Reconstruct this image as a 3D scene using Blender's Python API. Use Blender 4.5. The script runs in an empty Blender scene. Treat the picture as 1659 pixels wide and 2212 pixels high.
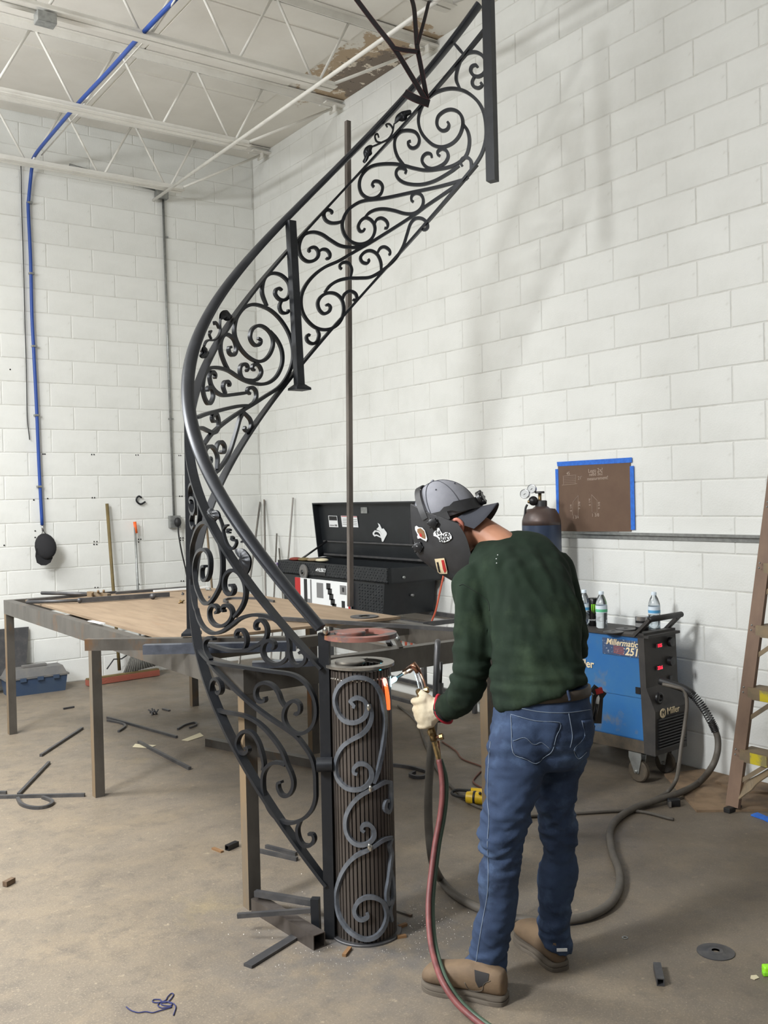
import bpy, bmesh, math, random
from mathutils import Vector as V, Matrix, noise
random.seed(7)
S = bpy.context.scene
COL = S.collection
# ---------------------------------------------------------------- camera (solved from the block courses)
FPX, YAW, PITCH, ROLL = 2076.268, 0.6130, -0.01472, -0.02350
CAM = V((-4.5293, -8.5705, 1.5685))
CF = V((math.cos(PITCH)*math.sin(YAW), math.cos(PITCH)*math.cos(YAW), math.sin(PITCH)))
_r = V((math.cos(YAW), -math.sin(YAW), 0)); _u = _r.cross(CF)
CR = _r*math.cos(ROLL) + _u*math.sin(ROLL); CU = -_r*math.sin(ROLL) + _u*math.cos(ROLL)
cam = bpy.data.cameras.new('camera'); co = bpy.data.objects.new('camera', cam); COL.objects.link(co)
co.matrix_world = Matrix(((CR.x, CU.x, -CF.x, CAM.x), (CR.y, CU.y, -CF.y, CAM.y), (CR.z, CU.z, -CF.z, CAM.z), (0, 0, 0, 1)))
cam.sensor_fit = 'VERTICAL'; cam.sensor_height = 24; cam.lens = 24*FPX/2212; cam.clip_start = .05
S.camera = co
# ---------------------------------------------------------------- world, lamps, exposure
wd = bpy.data.worlds.new('world'); S.world = wd; wd.use_nodes = True
wd.node_tree.nodes['Background'].inputs[0].default_value = (.93, .97, 1, 1)
wd.node_tree.nodes['Background'].inputs[1].default_value = .14
def lamp(name, loc, to, size, power, col=(.965, .985, 1)):
    l = bpy.data.lights.new(name, 'AREA'); l.shape = 'RECTANGLE'; l.size, l.size_y = size; l.energy = power; l.color = col
    o = bpy.data.objects.new(name, l); COL.objects.link(o); o.location = loc
    o.rotation_euler = (V(to)-V(loc)).to_track_quat('-Z', 'Y').to_euler()
lamp('shop_lamp_left', (-6.9, -6.1, 3.75), (-5.9, -5.9, 0), (.6, 1.6), 440)
lamp('shop_lamp_middle', (-4.9, -2.6, 3.8), (-4.8, -2.5, 0), (2.4, .6), 230)
lamp('shop_lamp_near', (-5.4, -8.8, 3.9), (-4.8, -8.2, 0), (2.4, .6), 45)
lamp('ceiling_fill_light', (-6.0, -3.2, 3.4), (-5.6, -3.0, 6), (2.4, .6), 330)  # unseen fill aimed upward, added to brighten the ceiling
S.view_settings.view_transform = 'Standard'; S.view_settings.look = 'None'
S.view_settings.exposure = 0.07; S.view_settings.gamma = 1; S.view_settings.use_curve_mapping = False
# ---------------------------------------------------------------- lines of sight to real places
def ray(x, y): return CF + CR*((x-829.5)/FPX) + CU*((1106-y)/FPX)
def at(x, y, d): return CAM + ray(x, y)*d                      # at a distance along the view axis
def fl(x, y, z=0): r = ray(x, y); return CAM + r*((z-CAM.z)/r.z)   # on a level plane
def wl(x, y, Y=0): r = ray(x, y); return CAM + r*((Y-CAM.y)/r.y)   # on a plane parallel to the left wall
def wr(x, y, X=0): r = ray(x, y); return CAM + r*((X-CAM.x)/r.x)   # on a plane parallel to the right wall
def dep(P): return (V(P)-CAM).dot(CF)
def cyl(x, y, C, R, far):                                       # on an upright cylinder -> (angle, z)
    r = ray(x, y); dx, dy = r.x, r.y; ox, oy = CAM.x-C[0], CAM.y-C[1]
    a = dx*dx+dy*dy; b = ox*dx+oy*dy; c = ox*ox+oy*oy-R*R; D = b*b-a*c
    t = (-b + (math.sqrt(D) if far else -math.sqrt(D)))/a if D > 0 else -b/a
    P = CAM + r*t
    return math.atan2(P.y-C[1], P.x-C[0]), P.z
# ---------------------------------------------------------------- materials
MATS = {}
def nt(m):
    m.use_nodes = True; return m.node_tree.nodes, m.node_tree.links, m.node_tree.nodes['Principled BSDF']
def mat(name, c, rough=.5, metal=0, c2=None, vs=6, lo=.4, hi=.65, bump=0, bs=60, spec=None, c3=None, vs3=40, lo3=.6, hi3=.7, stretch=None, emit=0, trans=0, alpha=1, coat=0):
    m = bpy.data.materials.new(name); n, l, b = nt(m)
    b.inputs['Base Color'].default_value = (*c, 1); b.inputs['Roughness'].default_value = rough; b.inputs['Metallic'].default_value = metal
    if spec is not None: b.inputs['Specular IOR Level'].default_value = spec
    if coat: b.inputs['Coat Weight'].default_value = coat
    tc = None
    def coord():
        nonlocal tc
        if tc is None:
            t = n.new('ShaderNodeTexCoord'); mp = n.new('ShaderNodeMapping'); l.new(t.outputs['Object'], mp.inputs['Vector'])
            if stretch: mp.inputs['Scale'].default_value = stretch
            tc = mp.outputs[0]
        return tc
    def layer(prev, col, sc, a, z, det=6):
        ns = n.new('ShaderNodeTexNoise'); ns.inputs['Scale'].default_value = sc; ns.inputs['Detail'].default_value = det; ns.inputs['Roughness'].default_value = .62
        l.new(coord(), ns.inputs['Vector'])
        rp = n.new('ShaderNodeMapRange'); rp.inputs[1].default_value = a; rp.inputs[2].default_value = z; l.new(ns.outputs['Fac'], rp.inputs[0])
        mx = n.new('ShaderNodeMix'); mx.data_type = 'RGBA'; l.new(rp.outputs[0], mx.inputs[0])
        if prev is None: mx.inputs[6].default_value = (*c, 1)
        else: l.new(prev, mx.inputs[6])
        mx.inputs[7].default_value = (*col, 1); return mx.outputs[2]
    o = None
    if c2: o = layer(o, c2, vs, lo, hi)
    if c3: o = layer(o, c3, vs3, lo3, hi3)
    if o: l.new(o, b.inputs['Base Color'])
    if bump:
        ns = n.new('ShaderNodeTexNoise'); ns.inputs['Scale'].default_value = bs; ns.inputs['Detail'].default_value = 5; l.new(coord(), ns.inputs['Vector'])
        bp = n.new('ShaderNodeBump'); bp.inputs['Strength'].default_value = bump; bp.inputs['Distance'].default_value = .01
        l.new(ns.outputs['Fac'], bp.inputs['Height']); l.new(bp.outputs[0], b.inputs['Normal'])
    if emit: b.inputs['Emission Color'].default_value = (*c, 1); b.inputs['Emission Strength'].default_value = emit
    if trans: b.inputs['Transmission Weight'].default_value = trans
    if alpha < 1: b.inputs['Alpha'].default_value = alpha
    MATS[name] = m; return m
# ---------------------------------------------------------------- mesh builder
ORG = {}
def org(o): return ORG[o.name] if o else V((0, 0, 0))
def tag(o, label=None, cat=None, group=None, kind=None):
    if label: o['label'] = label
    if cat: o['category'] = cat
    if group: o['group'] = group
    if kind: o['kind'] = kind
    return o
def thing(name, loc, label=None, cat=None, group=None):
    o = bpy.data.objects.new(name, None); COL.objects.link(o); o.location = loc; o.empty_display_size = .05
    ORG[o.name] = V(loc); return tag(o, label, cat, group)
def perp(t):
    a = V((0, 0, 1)) if abs(t.z) < .9 else V((1, 0, 0)); u = t.cross(a).normalized(); return u, u.cross(t).normalized()
def crom(P, step=None, n=8, closed=False):                      # Catmull-Rom through points of any dimension
    P = [tuple(p) for p in P]; out = []; k = len(P)
    if k < 3: n = max(n, 1)
    rng = range(k if closed else k-1)
    for i in rng:
        if closed: a, b, c, d = P[i-1], P[i], P[(i+1) % k], P[(i+2) % k]
        else:
            b, c = P[i], P[i+1]
            a = P[i-1] if i else tuple(2*x-y for x, y in zip(b, c)); d = P[i+2] if i+2 < k else tuple(2*y-x for x, y in zip(b, c))
        m = n if step is None else max(1, int(math.dist(b, c)/step))
        for j in range(m):
            t = j/m
            out.append(tuple(.5*((2*q)+(-p+r)*t+(2*p-5*q+4*r-s)*t*t+(-p+3*q-3*r+s)*t**3) for p, q, r, s in zip(a, b, c, d)))
    if not closed: out.append(P[-1])
    return out
class MB:
    def __init__(s): s.v = []; s.f = []
    def add(s, vs, fs):
        k = len(s.v); s.v += [V(x) for x in vs]; s.f += [tuple(i+k for i in f) for f in fs]; return s
    def box(s, c, size, X=(1, 0, 0), Y=(0, 1, 0), Z=None, bev=0):
        X, Y = V(X).normalized(), V(Y).normalized(); Z = V(Z).normalized() if Z else X.cross(Y); c = V(c); a, b, d = (q/2 for q in size)
        if not bev:
            vs = [c+X*a*i+Y*b*j+Z*d*k for i in (-1, 1) for j in (-1, 1) for k in (-1, 1)]
            return s.add(vs, [(0, 1, 3, 2), (4, 6, 7, 5), (0, 4, 5, 1), (2, 3, 7, 6), (0, 2, 6, 4), (1, 5, 7, 3)])
        bm = bmesh.new(); bmesh.ops.create_cube(bm, size=2)
        for v in bm.verts: v.co = V((v.co.x*a, v.co.y*b, v.co.z*d))
        bmesh.ops.bevel(bm, geom=bm.edges[:], offset=bev, segments=2, affect='EDGES', profile=.6)
        bm.verts.index_update(); vs = [c+X*v.co.x+Y*v.co.y+Z*v.co.z for v in bm.verts]; fs = [[v.index for v in f.verts] for f in bm.faces]; bm.free()
        return s.add(vs, fs)
    def rings(s, R, cap=True, closed=False):
        n = len(R[0]); k = len(s.v)
        for r in R: s.v += [V(p) for p in r]
        m = len(R)
        for i in range(m if closed else m-1):
            j = (i+1) % m
            for a in range(n):
                b = (a+1) % n; s.f.append((k+i*n+a, k+i*n+b, k+j*n+b, k+j*n+a))
        if cap and not closed:
            s.f.append(tuple(k+a for a in reversed(range(n)))); s.f.append(tuple(k+(m-1)*n+a for a in range(n)))
        return s
    def tube(s, P, r, n=10, cap=True, closed=False, asp=1):     # round tube with carried frame; r number or list
        P = [V(p) for p in P]; m = len(P); R = []
        rr = r if isinstance(r, (list, tuple)) else [r]*m
        u = None
        for i in range(m):
            t = ((P[(i+1) % m]-P[i-1]) if closed else (P[min(i+1, m-1)]-P[max(i-1, 0)])).normalized()
            if u is None: u, w = perp(t)
            else:
                u = (u-t*u.dot(t)); u = u.normalized() if u.length > 1e-6 else perp(t)[0]; w = u.cross(t)
            R.append([P[i]+(u*math.cos(q)+w*math.sin(q)*asp)*rr[i] for q in (2*math.pi*k/n for k in range(n))])
        return s.rings(R, cap, closed)
    def cyl(s, a, b, r, n=16, r2=None): return s.tube([a, b], [r, r if r2 is None else r2], n)
    def bar(s, a, b, w, h, up=(0, 0, 1), hollow=0):             # straight rectangular bar
        a, b = V(a), V(b); t = (b-a).normalized(); u = t.cross(V(up)); u = u.normalized() if u.length > 1e-4 else perp(t)[0]; q = u.cross(t)
        def rg(p, k): return [p+u*(w/2-k)*i+q*(h/2-k)*j for i, j in ((-1, -1), (1, -1), (1, 1), (-1, 1))]
        if not hollow: return s.rings([rg(a, 0), rg(b, 0)])
        return s.rings([rg(a, hollow), rg(a, 0), rg(b, 0), rg(b, hollow)], cap=False, closed=True)
    def sweep(s, P, A, w, h, prof=None, taper=None):            # rectangular (or prof) bar: A = outward axis at each point, w across, h along A
        P = [V(p) for p in P]; m = len(P); R = []
        pr = prof or [(-.5, -.5), (.5, -.5), (.5, .5), (-.5, .5)]
        for i in range(m):
            t = (P[min(i+1, m-1)]-P[max(i-1, 0)]).normalized(); a = V(A[i]); a = (a-t*a.dot(t)).normalized(); b = t.cross(a)
            k = taper[i] if taper else 1
            R.append([P[i]+b*(x*w*k)+a*(y*h*(k if k > 1 else 1)) for x, y in pr])
        return s.rings(R)
    def lathe(s, prof, o=(0, 0, 0), n=24, axis=(0, 0, 1), cap=True):   # prof: (radius, height)
        o, t = V(o), V(axis).normalized(); u, w = perp(t)
        return s.rings([[o+t*h+(u*math.cos(q)+w*math.sin(q))*r for q in (2*math.pi*k/n for k in range(n))] for r, h in prof], cap)
    def prism(s, poly, d):                                      # closed 3-D polygon pushed along d
        d = V(d); P = [V(p) for p in poly]; return s.rings([P, [p+d for p in P]])
    def sph(s, c, r, X=(1, 0, 0), Y=(0, 1, 0), Z=(0, 0, 1), n=16, m=10):
        c = V(c); r = r if isinstance(r, (tuple, list)) else (r, r, r); X, Y, Z = V(X), V(Y), V(Z); R = []
        for i in range(m+1):
            a = math.pi*i/m; q = max(math.sin(a), .02)
            R.append([c+X*(r[0]*q*math.cos(b))+Y*(r[1]*q*math.sin(b))+Z*(-r[2]*math.cos(a)) for b in (2*math.pi*k/n for k in range(n))])
        return s.rings(R)
    def build(s, name, m, parent=None, smooth=False, label=None, cat=None, group=None, kind=None, remesh=0, sm=0, disp=None, sharp=None, loc=None):
        o0 = org(parent)
        if parent is None:
            if loc is not None: o0 = V(loc)
            else:
                lo = [min(v[i] for v in s.v) for i in range(3)]; hi = [max(v[i] for v in s.v) for i in range(3)]
                o0 = V(((lo[0]+hi[0])/2, (lo[1]+hi[1])/2, lo[2]))
        me = bpy.data.meshes.new(name); me.from_pydata([tuple(v-o0) for v in s.v], [], s.f); me.update()
        bm = bmesh.new(); bm.from_mesh(me); bmesh.ops.recalc_face_normals(bm, faces=bm.faces[:]); bm.to_mesh(me); bm.free()
        o = bpy.data.objects.new(name, me); COL.objects.link(o)
        if remesh:
            r = o.modifiers.new('r', 'REMESH'); r.mode = 'VOXEL'; r.voxel_size = remesh
            if sm: q = o.modifiers.new('s', 'SMOOTH'); q.factor = .5; q.iterations = sm
            dg = bpy.context.evaluated_depsgraph_get(); me2 = bpy.data.meshes.new_from_object(o.evaluated_get(dg)); o.modifiers.clear(); o.data = me2; bpy.data.meshes.remove(me); me = me2; me.name = name
        if disp:
            ns = [v.normal.copy() for v in me.vertices]
            for v, nn in zip(me.vertices, ns): v.co += nn*disp(v.co+o0)
            me.update()
        me.materials.clear(); me.materials.append(MATS[m] if isinstance(m, str) else m)
        if smooth or remesh: me.polygons.foreach_set('use_smooth', [True]*len(me.polygons))
        if sharp: me.set_sharp_from_angle(angle=math.radians(sharp))
        if parent: o.parent = parent
        else: o.location = o0
        ORG[o.name] = o0
        return tag(o, label, cat, group, kind)
def dup(o, loc, rot=None, parent=None, label=None):             # copy of one mesh part, sharing its data
    c = o.copy(); COL.objects.link(c); c.parent = parent if parent else o.parent; c.location = loc
    if rot is not None: c.rotation_euler = rot
    ORG[c.name] = org(c.parent) + V(loc)
    if label: c['label'] = label
    return c
def text(body, name, m, parent, o, X, Y, size, depth=.0012, align='CENTER', shear=0, bold=0):
    cu = bpy.data.curves.new(name, 'FONT'); cu.body = body; cu.size = size; cu.extrude = depth; cu.align_x = align; cu.align_y = 'CENTER'; cu.shear = shear; cu.offset = bold
    t = bpy.data.objects.new(name+'_c', cu); COL.objects.link(t)
    dg = bpy.context.evaluated_depsgraph_get(); me = bpy.data.meshes.new_from_object(t.evaluated_get(dg)); bpy.data.objects.remove(t)
    X, Y = V(X).normalized(), V(Y).normalized(); Y = (Y-X*Y.dot(X)).normalized(); Z = X.cross(Y); o = V(o)-org(parent)
    for v in me.vertices: v.co = o+X*v.co.x+Y*v.co.y+Z*v.co.z
    me.materials.clear(); me.materials.append(MATS[m]); q = bpy.data.objects.new(name, me); COL.objects.link(q); q.parent = parent; ORG[q.name] = org(parent)
    return q
def L(r, g, b): return tuple(((c/255+.055)/1.055)**2.4 if c > 10 else c/3294.6 for c in (r, g, b))
mat('paint_wall', L(226, 227, 223), .62, 0, L(214, 215, 210), 2.2, .45, .75, bump=.16, bs=95, c3=L(196, 194, 186), vs3=9, lo3=.68, hi3=.85)
mat('mortar', L(212, 212, 207), .8, 0, L(186, 184, 176), 7, .5, .75, bump=.3, bs=80)
mat('paint_ceiling', L(222, 219, 212), .6, 0, L(206, 202, 194), 1.5, .4, .8)
mat('paint_steel', L(222, 220, 213), .5, 0, L(205, 202, 194), 5, .45, .8)
mat('iron', L(34, 36, 40), .42, .35, L(52, 54, 58), 7, .5, .8, bump=.03, bs=140)
mat('iron_top', L(46, 48, 53), .36, .5, L(62, 65, 70), 6, .5, .8)
mat('raw_scroll', L(128, 134, 143), .38, .6, L(96, 101, 108), 18, .4, .7, bump=.05, bs=120)
mat('raw_bar', L(84, 77, 72), .45, .6, L(108, 101, 96), 14, .4, .7, c3=L(104, 70, 44), vs3=7, lo3=.66, hi3=.8, stretch=(1, 1, .25))
mat('plate', L(158, 153, 144), .3, .7, L(120, 116, 110), 20, .4, .7)
mat('hot_plate', L(138, 92, 82), .55, .15, L(88, 86, 86), 11, .48, .6, c3=L(164, 116, 66), vs3=17, lo3=.62, hi3=.7)
mat('weld', L(190, 186, 176), .25, .9)
mat('tube_steel', L(104, 100, 94), .45, .55, L(84, 80, 75), 9, .4, .7, c3=L(120, 88, 56), vs3=6, lo3=.58, hi3=.74, stretch=(1, 1, .5))
mat('rust_steel', L(124, 105, 80), .7, .1, L(108, 99, 86), 8, .45, .65, c3=L(132, 90, 50), vs3=5, lo3=.58, hi3=.7, stretch=(1, 1, .3))
mat('dark_steel', L(78, 78, 80), .45, .5, L(98, 96, 95), 14, .45, .7)
mat('bright_steel', L(122, 130, 146), .3, .8, L(96, 102, 116), 12, .4, .7)
mat('pole_steel', L(120, 113, 108), .32, .75, L(74, 68, 64), 7, .42, .62, stretch=(1, 1, .2))
mat('galv', L(158, 160, 158), .4, .6, L(140, 142, 140), 30, .4, .6)
mat('plywood', L(146, 126, 103), .75, 0, L(126, 107, 86), 3, .4, .7, bump=.05, bs=30, c3=L(140, 112, 86), vs3=5, lo3=.6, hi3=.75, stretch=(5, .8, 1))
mat('ply_edge', L(90, 72, 56), .8, 0, L(112, 92, 72), 40, .4, .6)
mat('osb', L(134, 112, 88), .85, 0, L(108, 88, 68), 6, .4, .65, c3=L(88, 77, 66), vs3=3, lo3=.5, hi3=.75)
mat('ply_red', L(120, 48, 36), .8)
mat('blue_hose', L(36, 72, 150), .45)
mat('blue_tape', L(42, 112, 212), .6, 0, L(36, 98, 194), 40, .4, .6)
mat('black_rubber', L(30, 30, 31), .55)
mat('black_plastic', L(26, 26, 28), .38)
mat('black_cloth', L(28, 28, 31), .85, bump=.1, bs=200)
mat('box_black', L(32, 35, 38), .38, .2, L(42, 45, 48), 10, .5, .8)
mat('white_print', L(226, 228, 228), .6)
mat('red_print', L(178, 42, 42), .6)
mat('grey_print', L(120, 120, 120), .7)
mat('hole', L(16, 16, 16), .9)
mat('wood_stick', L(116, 100, 62), .7, 0, L(92, 80, 50), 9, .4, .7)
mat('orange_plastic', L(232, 100, 38), .45)
mat('broom_red', L(150, 84, 68), .9, bump=.4, bs=120)
mat('broom_grey', L(112, 110, 104), .9, 0, L(84, 84, 80), 40, .4, .6, stretch=(3, 3, .4))
mat('toolbox_blue', L(48, 66, 92), .5, 0, L(60, 74, 92), 6, .4, .7)
mat('toolbox_grey', L(98, 98, 98), .55, 0, L(116, 112, 106), 8, .4, .7)
mat('hardboard', L(104, 82, 66), .75, 0, L(96, 74, 60), 8, .4, .7)
mat('chalk', L(176, 158, 144), .9)
mat('welder_blue', L(40, 98, 156), .42, 0, L(54, 106, 152), 4, .4, .7, c3=L(112, 112, 100), vs3=6, lo3=.56, hi3=.72)
mat('welder_black', L(48, 46, 45), .6, 0, L(62, 58, 54), 9, .4, .7, c3=L(92, 82, 68), vs3=5, lo3=.62, hi3=.8)
mat('dirty_steel', L(92, 82, 68), .7, .2, L(60, 56, 52), 9, .4, .7)
mat('led', L(255, 40, 60), .5, emit=2.5)
mat('cream_print', L(224, 206, 170), .6)
mat('bottle_plastic', L(236, 242, 246), .08, trans=.96)
mat('water', L(240, 246, 250), .02, trans=1)
mat('bottle_label', L(214, 226, 236), .5)
mat('label_blue', L(86, 160, 208), .5)
mat('label_green', L(96, 186, 140), .5)
mat('can_black', L(24, 24, 24), .3, .4)
mat('neon_green', L(130, 206, 40), .4)
mat('cyl_rust', L(88, 72, 66), .42, .2, L(70, 62, 62), 8, .4, .7)
mat('cyl_blue', L(54, 66, 88), .32, .2, L(66, 76, 94), 9, .45, .7)
mat('brass', L(158, 134, 92), .35, .85, L(122, 102, 70), 30, .4, .6)
mat('copper', L(150, 112, 92), .28, .95)
mat('chrome', L(176, 176, 178), .22, .9)
mat('gauge_face', L(176, 178, 176), .3)
mat('ladder_brown', L(122, 98, 80), .6, 0, L(104, 82, 68), 8, .4, .7, stretch=(1, 1, .4))
mat('ladder_step', L(140, 122, 96), .65, .1, L(116, 106, 90), 10, .4, .7)
mat('ladder_paint', L(214, 196, 46), .55, 0, L(150, 140, 96), 14, .5, .62)
mat('cable_grey', L(92, 86, 78), .6, 0, L(76, 72, 66), 14, .4, .7)
mat('hose_red', L(124, 70, 68), .55, 0, L(92, 52, 52), 20, .4, .7)
mat('hose_green', L(66, 84, 68), .5, 0, L(58, 78, 62), 20, .4, .7)
mat('cord_orange', L(196, 92, 66), .55)
mat('cord_brown', L(110, 72, 58), .6)
mat('yellow_tool', L(222, 182, 34), .4, 0, L(190, 150, 30), 20, .5, .7)
mat('paper', L(206, 196, 166), .8)
mat('offcut_rust', L(128, 96, 64), .7, .1)
mat('green_plastic', L(150, 226, 40), .4)
mat('strap', L(24, 20, 23), .9)
mat('strap_edge', L(84, 40, 42), .8)
mat('thread', L(36, 42, 92), .7)
# ---------------------------------------------------------------- floor
m = bpy.data.materials.new('concrete'); MATS['concrete'] = m; n, l, b = nt(m)
tcn = n.new('ShaderNodeTexCoord')
def nz(sc, det=7, rough=.62, vec=None):
    q = n.new('ShaderNodeTexNoise'); q.inputs['Scale'].default_value = sc; q.inputs['Detail'].default_value = det; q.inputs['Roughness'].default_value = rough
    l.new(vec or tcn.outputs['Object'], q.inputs['Vector']); return q.outputs['Fac']
def mr(x, a, z, lo=0, hi=1):
    q = n.new('ShaderNodeMapRange'); q.inputs[1].default_value = a; q.inputs[2].default_value = z; q.inputs[3].default_value = lo; q.inputs[4].default_value = hi; l.new(x, q.inputs[0]); return q.outputs[0]
def mixc(f, A, B):
    q = n.new('ShaderNodeMix'); q.data_type = 'RGBA'; l.new(f, q.inputs[0])
    for i, x in ((6, A), (7, B)):
        if isinstance(x, tuple): q.inputs[i].default_value = (*x, 1)
        else: l.new(x, q.inputs[i])
    return q.outputs[2]
c = mixc(mr(nz(.55), .38, .64), L(124, 113, 98), L(110, 101, 89))
c = mixc(mr(nz(3.4, 9, .7), .46, .8), c, L(142, 127, 105))
c = mixc(mr(nz(7.5, 9, .7), .5, .72), c, L(98, 90, 81))
c = mixc(mr(nz(26, 8, .7), .6, .74), c, L(172, 158, 134))
c = mixc(mr(nz(1.1, 6, .7), .62, .8), c, L(146, 131, 98))
c = mixc(mr(nz(70, 6, .7), .6, .72), c, L(82, 76, 70))
c = mixc(mr(nz(150, 5, .7), .54, .7), c, L(160, 147, 126))
c = mixc(mr(nz(16, 9, .75), .56, .7), c, L(104, 96, 86))
# grinding soot: dark streaks about the newel and the welding bay
sp = n.new('ShaderNodeSeparateXYZ'); l.new(tcn.outputs['Object'], sp.inputs[0])
def mth(op, a, bb):
    q = n.new('ShaderNodeMath'); q.operation = op
    for i, x in ((0, a), (1, bb)):
        if isinstance(x, (int, float)): q.inputs[i].default_value = x
        else: l.new(x, q.inputs[i])
    return q.outputs[0]
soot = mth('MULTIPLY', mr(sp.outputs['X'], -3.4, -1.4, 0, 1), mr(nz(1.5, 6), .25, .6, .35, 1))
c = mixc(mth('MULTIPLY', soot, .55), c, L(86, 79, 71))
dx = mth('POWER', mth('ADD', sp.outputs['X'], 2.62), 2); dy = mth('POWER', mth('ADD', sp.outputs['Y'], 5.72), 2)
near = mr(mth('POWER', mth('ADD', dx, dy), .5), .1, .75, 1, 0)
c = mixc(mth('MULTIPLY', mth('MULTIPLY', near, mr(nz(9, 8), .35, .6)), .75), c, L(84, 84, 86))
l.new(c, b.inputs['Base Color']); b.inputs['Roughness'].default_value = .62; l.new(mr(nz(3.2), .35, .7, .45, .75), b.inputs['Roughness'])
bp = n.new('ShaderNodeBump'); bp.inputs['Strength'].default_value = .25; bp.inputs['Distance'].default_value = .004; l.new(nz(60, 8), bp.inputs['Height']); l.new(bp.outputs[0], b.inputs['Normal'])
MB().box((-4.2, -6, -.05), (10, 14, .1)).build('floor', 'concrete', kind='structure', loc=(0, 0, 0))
# ---------------------------------------------------------------- block walls
CH, BW = .2032, .4064
def blockmesh(w, h, d=.03, bv=.0035):
    mb = MB(); a, q = w/2, h/2; b2 = .0018
    R0 = [(-a, 0, -q), (a, 0, -q), (a, 0, q), (-a, 0, q)]                     # at the wall face (local y=0 front)
    mb.rings([[(x, d, z) for x, _, z in R0], [(x, bv, z) for x, _, z in R0], [(x-math.copysign(bv*.8, x), b2*.35, z-math.copysign(bv*.8, z)) for x, _, z in R0], [(x-math.copysign(bv*2, x), 0, z-math.copysign(bv*2, z)) for x, _, z in R0]], cap=False)
    k = len(mb.v)-4; mb.f.append((k, k+1, k+2, k+3)); return mb
ZC = 4.965
def wall(name, axis, phase_even, phase_odd, length, limit):
    sd = MB()
    if axis == 'x': sd.box((-length/2+.1, .06, ZC/2), (length+.2, .114, ZC))
    else: sd.box((.06, -length/2+.1, ZC/2), (.114, length+.2, ZC))
    w = sd.build(name, 'mortar', kind='structure', loc=(0, 0, 0))
    cells = []
    for k in range(25):
        z0 = k*CH; z1 = min(z0+CH, ZC)
        if z1-z0 < .05: continue
        ph = phase_even if k % 2 == 0 else phase_odd
        j = math.floor((-length-ph)/BW); e = ph+j*BW
        while e < 0:
            a, b = max(e, -length), min(e+BW, 0)
            if b-a > .04: cells.append((a, b, z0, z1))
            e += BW
    def seen(cl):
        u = (cl[0]+cl[1])/2; z = (cl[2]+cl[3])/2; P = V((u, 0, z)) if axis == 'x' else V((0, u, z))
        v = P-CAM; d = v.dot(CF); x = v.dot(CR)/d; y = v.dot(CU)/d
        return -(d + 3*max(0, abs(x)-.43) + 3*max(0, abs(y)-.56))
    cells.sort(key=seen, reverse=True)
    protos = {}; rest = MB(); rest_n = 0
    for i, (a, b, z0, z1) in enumerate(cells):
        key = (round(b-a, 3), round(z1-z0, 3)); gap = .0028
        u, z = (a+b)/2, (z0+z1)/2; dj = random.uniform(-.0007, .0007)
        loc = (u, dj, z) if axis == 'x' else (dj, u, z); rz = 0 if axis == 'x' else -math.pi/2
        rot = (random.uniform(-.0015, .0015), random.uniform(-.001, .001), rz+random.uniform(-.0012, .0012))
        if i < limit:
            if key not in protos:
                o = blockmesh(b-a-2*gap, z1-z0-2*gap).build('concrete_block', 'paint_wall', w); protos[key] = o; o.location = loc; o.rotation_euler = rot
            else: dup(protos[key], loc, rot, w)
        else:
            M4 = Matrix.Translation(loc) @ Matrix.Rotation(rz, 4, 'Z'); bmq = blockmesh(b-a-2*gap, z1-z0-2*gap)
            rest.add([M4 @ v for v in bmq.v], bmq.f); rest_n += 1
    if rest_n: rest.build('concrete_blocks', 'paint_wall', w, kind='stuff')
    return w
wall_l = wall('wall_left', 'x', -2.046, -1.843, 5.2, 290)
wall_r = wall('wall_right', 'y', -3.793, -3.582, 7.6, 298)
for x, y in ((93, 981), (97, 981), (198, 982), (203, 982), (293, 983), (298, 983), (386, 984), (390, 984), (73, 1080), (103, 1077), (199, 1075), (204, 1075), (388, 1072), (393, 1072), (203, 1170), (209, 1170), (203, 1176), (209, 1176), (299, 1165), (304, 1165), (299, 1171), (390, 1162), (395, 1162), (390, 1167), (395, 1167), (76, 1147), (76, 1161), (205, 1269), (211, 1269), (300, 1262), (391, 1255), (396, 1255), (9, 1178), (22, 798), (430, 900)):
    MB().cyl(wl(x, y, .004), wl(x, y, -.0015), .007, 8).build('anchor_hole', 'hole', wall_l)
# ---------------------------------------------------------------- ceiling with a leak stain in the plaster
m = bpy.data.materials.new('ceiling_paint'); MATS['ceiling_paint'] = m; n, l, b = nt(m); tcn = n.new('ShaderNodeTexCoord')
sp = n.new('ShaderNodeSeparateXYZ'); l.new(tcn.outputs['Object'], sp.inputs[0])
base = mixc(mr(nz(1.3), .35, .75), L(222, 219, 211), L(208, 204, 195))
dx = mth('MULTIPLY', mth('SUBTRACT', sp.outputs['X'], 0), 1.0); dy = mth('MULTIPLY', mth('ADD', sp.outputs['Y'], 2.25), .62)
rad = mth('POWER', mth('ADD', mth('POWER', dx, 2), mth('POWER', dy, 2)), .5)
rad = mth('ADD', rad, mr(nz(5, 8, .7), .2, .8, -.22, .22))
c = mixc(mr(rad, .50, .53, 1, 0), base, L(172, 152, 126))
c = mixc(mr(rad, .30, .34, 1, 0), c, L(120, 108, 96))
c = mixc(mth('MULTIPLY', mr(nz(8, 5), .56, .58), mr(rad, .42, .44, 1, 0)), c, L(214, 204, 188))
c = mixc(mth('MULTIPLY', mr(nz(14, 8, .75), .6, .63), mr(rad, .4, .46, 1, 0)), c, L(62, 54, 48))
l.new(c, b.inputs['Base Color']); b.inputs['Roughness'].default_value = .7
cl = MB().box((-4.2, -6, ZC+.05), (10, 14, .1)).build('ceiling', 'ceiling_paint', kind='structure', loc=(0, 0, 0))
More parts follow.
